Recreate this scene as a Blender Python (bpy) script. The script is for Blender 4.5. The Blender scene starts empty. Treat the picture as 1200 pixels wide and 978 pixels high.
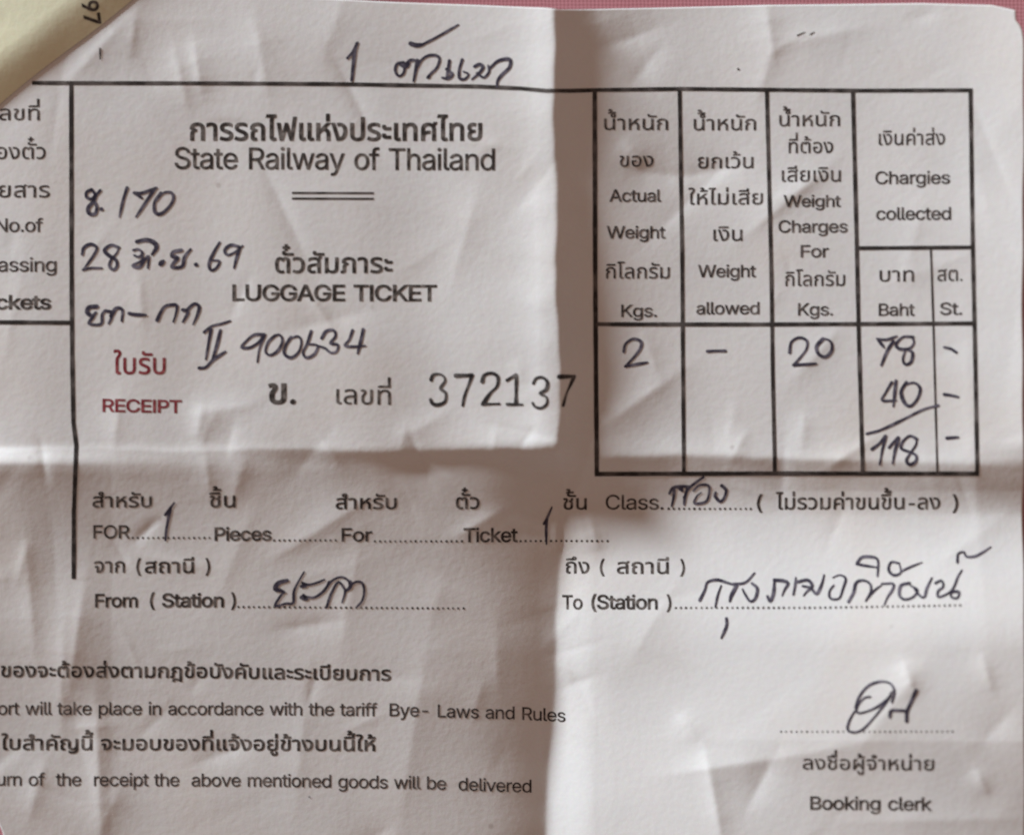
import bpy, bmesh, math, random
import numpy as np
from mathutils import Vector, Matrix
from mathutils.geometry import delaunay_2d_cdt

# ------------------------------------------------------------------ camera, world, lamp, exposure
S = 1e-4                       # one photograph pixel is 0.1 mm on the table
CX, CY = 600.0, 489.0
scene = bpy.context.scene
C = scene.collection

cam_d = bpy.data.cameras.new('camera')
cam = bpy.data.objects.new('camera', cam_d)
C.objects.link(cam)
CAM_H = 0.9
cam.location = (0, 0, CAM_H)
cam.rotation_euler = (0, 0, 0)
cam_d.sensor_fit = 'HORIZONTAL'
cam_d.sensor_width = 36
cam_d.lens = 36 * (CAM_H - 0.0012) / (1200 * S)
cam_d.clip_start = 0.01
cam_d.clip_end = 50
cam_d.dof.use_dof = True
cam_d.dof.focus_distance = CAM_H + 0.0075
cam_d.dof.aperture_fstop = 11.0
scene.camera = cam

world = bpy.data.worlds.new('World')
scene.world = world
world.use_nodes = True
bg = world.node_tree.nodes['Background']
bg.inputs['Color'].default_value = (0.298, 0.212, 0.172, 1)     # dim warm light of the room
bg.inputs['Strength'].default_value = 1.0

AZ = math.radians(141)          # the window: up and to the left of the ticket
EL = math.radians(12.5)
ld = bpy.data.lights.new('window_light', 'AREA')
ld.shape = 'DISK'
ld.size = 0.45
ld.energy = 110
ld.color = (0.80, 0.925, 1.0)
lo = bpy.data.objects.new('window_light', ld)
C.objects.link(lo)
LDIR = Vector((math.cos(AZ) * math.cos(EL), math.sin(AZ) * math.cos(EL), math.sin(EL)))
lo.location = LDIR * 2.2
lo.rotation_euler = (-LDIR).to_track_quat('-Z', 'Y').to_euler()

scene.view_settings.view_transform = 'Standard'
scene.view_settings.look = 'None'
scene.view_settings.exposure = 0
scene.view_settings.gamma = 1
scene.view_settings.use_curve_mapping = False
scene.cycles.max_bounces = 6
scene.cycles.filter_width = 1.8

# ------------------------------------------------------------------ the folded sheet: height of the paper in pixels
def sstep(a, b, x):
    t = np.clip((x - a) / (b - a), 0, 1)
    return t * t * (3 - 2 * t)

def crease(d, wl, wr, r=3.5):
    """a soft-cornered crest: 1 at d = 0, falling off over wl (d < 0) and wr (d > 0)"""
    q = np.sqrt(d * d + r * r) - r
    return np.where(d < 0, np.exp(-q / wl), np.exp(-q / wr))

rs = np.random.RandomState(11)
WRINKLES = []
for i in range(120):
    WRINKLES.append((rs.uniform(-80, 1240), rs.uniform(-20, 1000), rs.uniform(0, math.pi), rs.uniform(35, 130),
                     rs.normal(0, 0.95), rs.uniform(6, 22), rs.uniform(8, 32)))
for i in range(46):            # short puckers along the two folds
    k = i % 2
    px, py = (652 + rs.normal(0, 16), rs.uniform(0, 980)) if k else (rs.uniform(0, 1190), 528 + rs.normal(0, 16))
    WRINKLES.append((px, py, (0 if k else math.pi / 2) + rs.normal(0, 0.55), rs.uniform(24, 70), rs.normal(0, 0.65), rs.uniform(4, 11), rs.uniform(5, 16)))
for i in range(90):            # fine crumples
    WRINKLES.append((rs.uniform(-40, 1220), rs.uniform(0, 980), rs.uniform(0, math.pi), rs.uniform(14, 50), rs.normal(0, 0.5), rs.uniform(3, 9), rs.uniform(3, 11)))
LUMPS = [(rs.uniform(0.006, 0.022), rs.uniform(0.006, 0.022), rs.uniform(0, 6.28), rs.uniform(-1, 1)) for i in range(10)]

# creases seen in the photograph: (x0, y0, x1, y1, amplitude, width on the side to its left when walking, width on its right)
FOLDS = [
    (205, 62, 218, 120, 2.2, 14, 16), (228, 55, 236, 104, 2.4, 26, 9), (300, 30, 312, 104, 1.6, 12, 22),
    (160, 6, 152, 60, 2.2, 14, 20), (150, 20, 84, 90, 3.4, 30, 26),
    (898, 8, 906, 60, 3.2, 16, 24), (906, 60, 890, 110, 1.6, 14, 18), (918, 52, 1010, 34, 2.2, 20, 30), (690, 60, 770, 34, -3.0, 26, 26),
    (770, 60, 742, 96, -2.0, 18, 22), (738, 200, 800, 206, -2.4, 18, 18), (800, 206, 860, 196, -2.0, 16, 14),
    (733, 170, 752, 190, 2.2, 12, 16), (705, 500, 790, 440, 4.0, 24, 26), (755, 395, 772, 440, 1.6, 12, 16),
    (232, 508, 236, 480, 2.0, 10, 14), (236, 484, 285, 476, 1.2, 12, 12), (470, 528, 476, 500, 1.2, 10, 18),
    (476, 510, 520, 486, 1.2, 12, 16), (578, 528, 582, 506, 1.1, 10, 16), (240, 530, 246, 580, 2.0, 12, 22), (286, 540, 274, 580, 1.8, 14, 18),
    (134, 520, 140, 470, 1.4, 12, 12), (30, 640, 40, 760, 3.0, 22, 30), (98, 690, 82, 800, 3.2, 30, 18), (75, 720, 70, 860, 2.2, 22, 26),
    (112, 830, 118, 990, 4.6, 26, 30), (36, 950, 50, 900, 2.0, 14, 16), (66, 700, 60, 600, -1.4, 30, 26),
    (652, 532, 668, 596, 4.2, 14, 12), (694, 520, 670, 592, 4.2, 18, 10), (675, 600, 690, 640, 2.6, 14, 14), (652, 618, 654, 640, 2.0, 6, 8),
    (690, 600, 700, 640, 3.4, 14, 10), (712, 590, 740, 570, 2.6, 18, 14),
    (796, 905, 905, 888, 3.6, 20, 20), (905, 888, 1010, 868, 2.8, 20, 34), (1010, 868, 1075, 780, 3.4, 40, 44),
    (828, 885, 846, 985, 4.2, 16, 12), (905, 885, 878, 940, -3.0, 16, 22), (1058, 780, 1066, 806, 3.0, 10, 12),
    (790, 690, 740, 770, 1.8, 24, 30), (800, 842, 815, 860, 2.2, 10, 12), (1148, 770, 1156, 800, 2.0, 8, 12), (1142, 904, 1150, 920, 1.8, 6, 10),
    (1005, 540, 1190, 545, 3.2, 20, 22), (1130, 380, 1150, 700, 2.4, 40, 40), (860, 536, 872, 510, 1.6, 10, 12), (940, 520, 942, 490, 1.6, 12, 14),
    (566, 520, 654, 530, 1.5, 30, 12), (610, 500, 652, 532, 1.4, 16, 14), (1000, 960, 1190, 955, 2.6, 30, 30), (560, 225, 530, 330, 1.6, 30, 20),
    (1080, 240, 1060, 330, 1.5, 26, 26), (900, 240, 960, 210, 1.5, 20, 22), (1050, 330, 1130, 300, 1.2, 20, 22), (960, 560, 1130, 640, 1.6, 26, 30),
    (345, 940, 360, 800, 1.6, 26, 24), (470, 950, 500, 760, 2.0, 36, 30), (420, 640, 400, 760, 1.6, 28, 26), (1100, 660, 1180, 600, 1.8, 24, 30),
]

def seg_field(x, y, x0, y0, x1, y1):
    L = math.hypot(x1 - x0, y1 - y0)
    ux, uy = (x1 - x0) / L, (y1 - y0) / L
    a = (x - x0) * ux + (y - y0) * uy
    d = -(x - x0) * uy + (y - y0) * ux
    over = np.maximum(np.maximum(-a, a - L), 0)
    return d, np.exp(-(over / (0.22 * L + 6)) ** 2) * (0.35 + 0.65 * np.clip(np.minimum(a + 8, L - a + 8) / (0.3 * L + 8), 0, 1))

def H(x, y):
    x = np.asarray(x, float); y = np.asarray(y, float)
    z = np.zeros(np.broadcast(x, y).shape)
    up = 1 - sstep(516, 556, y)
    lo_ = sstep(536, 606, y)
    lf = 1 - sstep(630, 700, x)
    rt = sstep(650, 720, x)
    wob = 1.5 * np.sin(y * 0.033) + 0.5 * np.sin(y * 0.117 + 1.3)
    wobh = 1.5 * np.sin(x * 0.027 + 2) + 0.6 * np.sin(x * 0.101)
    # the vertical fold: a crest above the horizontal fold, a valley below it
    xu = np.interp(y, [0, 300, 480, 530], [648, 652, 657, 655]) + wob
    xl = np.interp(y, [560, 640, 760, 860, 980], [664, 658, 652, 646, 638]) + wob
    z += up * 20.0 * (1 + 0.10 * np.sin(y * 0.021 + 0.4)) * crease(x - xu, 58, 46, 2.4)
    z -= lo_ * 23.5 * (1 + 0.10 * np.sin(y * 0.022 + 1)) * crease(x - xl, 54, 150, 1.6)
    # the horizontal fold: a crest on the left, a small step on the right
    yh = np.interp(x, [-200, 0, 330, 640, 700], [527, 526, 526, 528, 530]) + wobh
    z += lf * (17.5 - 0.002 * x) * (1 + 0.10 * np.sin(x * 0.019 + 0.6) + 0.04 * np.sin(x * 0.047)) * crease(y - yh, 520, 54, 2.4)
    yr = np.interp(x, [690, 900, 1010, 1200], [534, 534, 540, 545]) + wobh
    z += rt * (1 - sstep(960, 1060, x)) * 6.0 * crease(y - yr, 26, 17)
    # broad sag of the four quarters
    z += rt * (0.035 * np.maximum(x - 700, 0) + 0.00016 * np.maximum(x - 740, 0) ** 2 * (1 - 0.6 * lo_))
    z += sstep(600, 760, y) * rt * 0.10 * 60 * np.log1p(np.exp(np.clip((x - 745) / 60, -20, 20))) * (1 - sstep(1050, 1600, x))
    z += sstep(630, 1060, x) * 0.10 * np.clip(y - 575, 0, 290)
    z += lf * sstep(522, 545, y) * (0.045 * np.abs(x - 130) * (x < 130) - 0.02 * (x - 300))
    z -= 20.0 * sstep(800, 1040, y) * sstep(800, 1060, x)
    z -= lf * sstep(560, 900, y) * 5.0
    z += 0.11 * 18 * np.log1p(np.exp(np.clip((x - 1135) / 18, -20, 20))) * up
    z += 0.008 * (x - 650) * lf * up
    for x0, y0, x1, y1, A, wl, wr in FOLDS:
        d, m = seg_field(x, y, x0, y0, x1, y1)
        z += A * m * crease(d, wl, wr, 2.5)
    for wx, wy, an, L, A, wl, wr in WRINKLES:
        d, m = seg_field(x, y, wx - L / 2 * math.cos(an), wy - L / 2 * math.sin(an), wx + L / 2 * math.cos(an), wy + L / 2 * math.sin(an))
        z += A * m * crease(d, wl, wr, 3.0)
    for fx, fy, ph, A in LUMPS:
        z += 0.55 * A * np.sin(fx * x + fy * y + ph) * np.cos(fx * y - fy * x + 2 * ph)
    return z

def W(x, y, z):                 # photograph pixel on the table -> metres
    return ((x - CX) * S, (CY - y) * S, z * S)

# ------------------------------------------------------------------ materials
def new_mat(name):
    m = bpy.data.materials.new(name); m.use_nodes = True
    nt = m.node_tree
    return m, nt, nt.nodes['Principled BSDF']

def paper_mat(name, c1, c2, rough=0.7, bump=0.24):
    m, nt, b = new_mat(name)
    N, L = nt.nodes, nt.links
    tc = N.new('ShaderNodeTexCoord')
    n1 = N.new('ShaderNodeTexNoise'); n1.inputs['Scale'].default_value = 90; n1.inputs['Detail'].default_value = 6
    n2 = N.new('ShaderNodeTexNoise'); n2.inputs['Scale'].default_value = 2600; n2.inputs['Detail'].default_value = 3
    r1 = N.new('ShaderNodeMapRange'); r1.inputs['From Min'].default_value = 0.3; r1.inputs['From Max'].default_value = 0.7
    mx = N.new('ShaderNodeMix'); mx.data_type = 'RGBA'
    mx.inputs['A'].default_value = (*c1, 1); mx.inputs['B'].default_value = (*c2, 1)
    mo = N.new('ShaderNodeMix'); mo.data_type = 'RGBA'; mo.blend_type = 'MULTIPLY'; mo.inputs['Factor'].default_value = 0.12
    L.new(tc.outputs['Object'], n1.inputs['Vector']); L.new(tc.outputs['Object'], n2.inputs['Vector'])
    L.new(n1.outputs['Fac'], r1.inputs['Value']); L.new(r1.outputs['Result'], mx.inputs['Factor'])
    L.new(mx.outputs['Result'], mo.inputs['A']); L.new(n2.outputs['Color'], mo.inputs['B'])
    # faint handling stains and small dirt specks
    n4 = N.new('ShaderNodeTexNoise'); n4.inputs['Scale'].default_value = 38; n4.inputs['Detail'].default_value = 3; n4.inputs['Distortion'].default_value = 0.6
    r4 = N.new('ShaderNodeMapRange'); r4.inputs['From Min'].default_value = 0.52; r4.inputs['From Max'].default_value = 0.75; r4.inputs['To Max'].default_value = 0.5
    st = N.new('ShaderNodeMix'); st.data_type = 'RGBA'; st.blend_type = 'MULTIPLY'; st.inputs['B'].default_value = (0.93, 0.86, 0.80, 1)
    v5 = N.new('ShaderNodeTexVoronoi'); v5.inputs['Scale'].default_value = 260
    r5 = N.new('ShaderNodeMapRange'); r5.inputs['From Min'].default_value = 0.05; r5.inputs['From Max'].default_value = 0.11; r5.inputs['To Min'].default_value = 0.45; r5.inputs['To Max'].default_value = 0.0
    n5 = N.new('ShaderNodeTexNoise'); n5.inputs['Scale'].default_value = 120
    r6 = N.new('ShaderNodeMapRange'); r6.inputs['From Min'].default_value = 0.56; r6.inputs['From Max'].default_value = 0.66
    mu = N.new('ShaderNodeMath'); mu.operation = 'MULTIPLY'
    sp = N.new('ShaderNodeMix'); sp.data_type = 'RGBA'; sp.inputs['B'].default_value = (0.28, 0.22, 0.18, 1)
    for n in (n4, v5, n5): L.new(tc.outputs['Object'], n.inputs['Vector'])
    L.new(n4.outputs['Fac'], r4.inputs['Value']); L.new(r4.outputs['Result'], st.inputs['Factor']); L.new(mo.outputs['Result'], st.inputs['A'])
    L.new(v5.outputs['Distance'], r5.inputs['Value']); L.new(n5.outputs['Fac'], r6.inputs['Value'])
    L.new(r5.outputs['Result'], mu.inputs[0]); L.new(r6.outputs['Result'], mu.inputs[1]); L.new(mu.outputs[0], sp.inputs['Factor'])
    L.new(st.outputs['Result'], sp.inputs['A'])
    L.new(sp.outputs['Result'], b.inputs['Base Color'])
    bp = N.new('ShaderNodeBump'); bp.inputs['Strength'].default_value = bump; bp.inputs['Distance'].default_value = 0.00012
    n3 = N.new('ShaderNodeTexNoise'); n3.inputs['Scale'].default_value = 1300; n3.inputs['Detail'].default_value = 5
    L.new(tc.outputs['Object'], n3.inputs['Vector'])
    L.new(n3.outputs['Fac'], bp.inputs['Height']); L.new(bp.outputs['Normal'], b.inputs['Normal'])
    b.inputs['Roughness'].default_value = rough
    b.inputs['Specular IOR Level'].default_value = 0.25
    return m

def ink_mat(name, c, pale, scale=1500, lo=0.42, hi=0.72, amount=0.75):
    """ink that took unevenly: some of the paper shows through it"""
    m, nt, b = new_mat(name)
    N, L = nt.nodes, nt.links
    tc = N.new('ShaderNodeTexCoord')
    n1 = N.new('ShaderNodeTexNoise'); n1.inputs['Scale'].default_value = scale; n1.inputs['Detail'].default_value = 4
    r1 = N.new('ShaderNodeMapRange'); r1.inputs['From Min'].default_value = lo; r1.inputs['From Max'].default_value = hi
    r1.inputs['To Max'].default_value = amount
    mx = N.new('ShaderNodeMix'); mx.data_type = 'RGBA'
    mx.inputs['A'].default_value = (*c, 1); mx.inputs['B'].default_value = (*pale, 1)
    L.new(tc.outputs['Object'], n1.inputs['Vector']); L.new(n1.outputs['Fac'], r1.inputs['Value'])
    L.new(r1.outputs['Result'], mx.inputs['Factor']); L.new(mx.outputs['Result'], b.inputs['Base Color'])
    b.inputs['Roughness'].default_value = 0.7
    b.inputs['Specular IOR Level'].default_value = 0.15
    return m

def cloth_mat():
    m, nt, b = new_mat('pink_cloth')
    N, L = nt.nodes, nt.links
    tc = N.new('ShaderNodeTexCoord')
    n1 = N.new('ShaderNodeTexNoise'); n1.inputs['Scale'].default_value = 60; n1.inputs['Detail'].default_value = 5
    mx = N.new('ShaderNodeMix'); mx.data_type = 'RGBA'
    mx.inputs['A'].default_value = (0.50, 0.19, 0.21, 1); mx.inputs['B'].default_value = (0.58, 0.25, 0.28, 1)
    w1 = N.new('ShaderNodeTexWave'); w1.inputs['Scale'].default_value = 700; w1.bands_direction = 'X'; w1.inputs['Distortion'].default_value = 1.5
    w2 = N.new('ShaderNodeTexWave'); w2.inputs['Scale'].default_value = 700; w2.bands_direction = 'Y'; w2.inputs['Distortion'].default_value = 1.5
    ad = N.new('ShaderNodeMath'); ad.operation = 'ADD'
    bp = N.new('ShaderNodeBump'); bp.inputs['Strength'].default_value = 0.1; bp.inputs['Distance'].default_value = 0.0001
    for n in (n1, w1, w2): L.new(tc.outputs['Object'], n.inputs['Vector'])
    L.new(n1.outputs['Fac'], mx.inputs['Factor']); L.new(mx.outputs['Result'], b.inputs['Base Color'])
    L.new(w1.outputs['Fac'], ad.inputs[0]); L.new(w2.outputs['Fac'], ad.inputs[1])
    L.new(ad.outputs[0], bp.inputs['Height']); L.new(bp.outputs['Normal'], b.inputs['Normal'])
    b.inputs['Roughness'].default_value = 0.9
    return m

PAPER = paper_mat('ticket_paper', (0.69, 0.645, 0.625), (0.655, 0.62, 0.605))
SLIP = paper_mat('cream_paper', (0.74, 0.70, 0.50), (0.70, 0.66, 0.48))
CLOTH = cloth_mat()
PRINT = ink_mat('black_print', (0.032, 0.024, 0.021), (0.25, 0.21, 0.19), 1100, 0.44, 0.74, 0.75)
PRINT_WORN = ink_mat('worn_print', (0.036, 0.028, 0.026), (0.24, 0.20, 0.185), 1500, 0.45, 0.72, 0.72)
RULE = ink_mat('rule_print', (0.027, 0.021, 0.019), (0.17, 0.14, 0.13), 500, 0.44, 0.72, 0.7)
RED = ink_mat('red_print', (0.17, 0.016, 0.024), (0.34, 0.10, 0.10))
PEN = ink_mat('pen_ink', (0.036, 0.029, 0.045), (0.24, 0.21, 0.25), 1000, 0.46, 0.74, 0.65)
STAMP = ink_mat('stamped_ink', (0.026, 0.021, 0.021), (0.22, 0.19, 0.18), 900, 0.46, 0.78, 0.75)

# ------------------------------------------------------------------ helpers
def link(name, mesh, mat, parent=None):
    o = bpy.data.objects.new(name, mesh)
    C.objects.link(o)
    if mat: mesh.materials.append(mat)
    if parent: o.parent = parent
    return o

def empty(name, label, cat):
    o = bpy.data.objects.new(name, None); C.objects.link(o)
    o.empty_display_size = 0.01
    o['label'] = label; o['category'] = cat
    return o

# ------------------------------------------------------------------ the ticket
ticket = empty('luggage_ticket', 'creased white railway luggage ticket with printed table and pen handwriting, unfolded on the pink cloth', 'ticket')

NX, NY = 640, 500
u = np.linspace(0, 1, NX); v = np.linspace(0, 1, NY)
V_, U_ = np.meshgrid(v, u, indexing='ij')
def left_edge(y): return 2 - (978 - y) * 0.22 + 2.0 * np.sin(y * 0.06) + 1.2 * np.sin(y * 0.17)
def right_edge(y): return 1196.5 + 0.8 * np.sin(y * 0.013) + 0.5 * np.sin(y * 0.05) - 9 * np.exp(-np.maximum(y - 12, 0) / 7.0)
def top_edge(x): return np.interp(x, [-300, 300, 455, 560, 640, 655, 720, 900, 1080, 1160, 1185, 1210], [-22, -6, 2, 6, 10, 12, 10, 6, 5, 8, 14, 22])
def bottom_edge(x): return 986 + 2.0 * np.sin(x * 0.006) - 6 * sstep(1000, 1190, x)
YN = 978 * V_
X_ = left_edge(YN) + (right_edge(YN) - left_edge(YN)) * U_
Y_ = top_edge(X_) + (bottom_edge(X_) - top_edge(X_)) * V_
Z_ = H(X_, Y_)
co = np.stack([(X_ - CX) * S, (CY - Y_) * S, Z_ * S], -1).reshape(-1, 3)
idx = np.arange(NX * NY).reshape(NY, NX)
quads = np.stack([idx[:-1, :-1], idx[1:, :-1], idx[1:, 1:], idx[:-1, 1:]], -1).reshape(-1, 4)
me = bpy.data.meshes.new('paper')
me.vertices.add(len(co)); me.vertices.foreach_set('co', co.ravel())
me.loops.add(quads.size); me.loops.foreach_set('vertex_index', quads.ravel())
me.polygons.add(len(quads)); me.polygons.foreach_set('loop_start', np.arange(0, quads.size, 4)); me.polygons.foreach_set('loop_total', np.full(len(quads), 4))
me.update(); me.validate()
me.polygons.foreach_set('use_smooth', np.ones(len(quads), bool))
paper = link('paper', me, PAPER, ticket)
sol = paper.modifiers.new('thickness', 'SOLIDIFY'); sol.thickness = 1.0 * S; sol.offset = -1

# ------------------------------------------------------------------ the table cloth under everything
CLOTH_Z = float(Z_.min()) - 2.5
bm = bmesh.new()
n = 140
R = 9000
vs = [[bm.verts.new(W(CX + R * (i / n * 2 - 1), CY + R * (j / n * 2 - 1), CLOTH_Z)) for i in range(n + 1)] for j in range(n + 1)]
for j in range(n):
    for i in range(n):
        bm.faces.new((vs[j][i], vs[j + 1][i], vs[j + 1][i + 1], vs[j][i + 1]))
me = bpy.data.meshes.new('tablecloth'); bm.to_mesh(me); bm.free()
cl = link('tablecloth', me, CLOTH)
cl['kind'] = 'structure'

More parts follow.
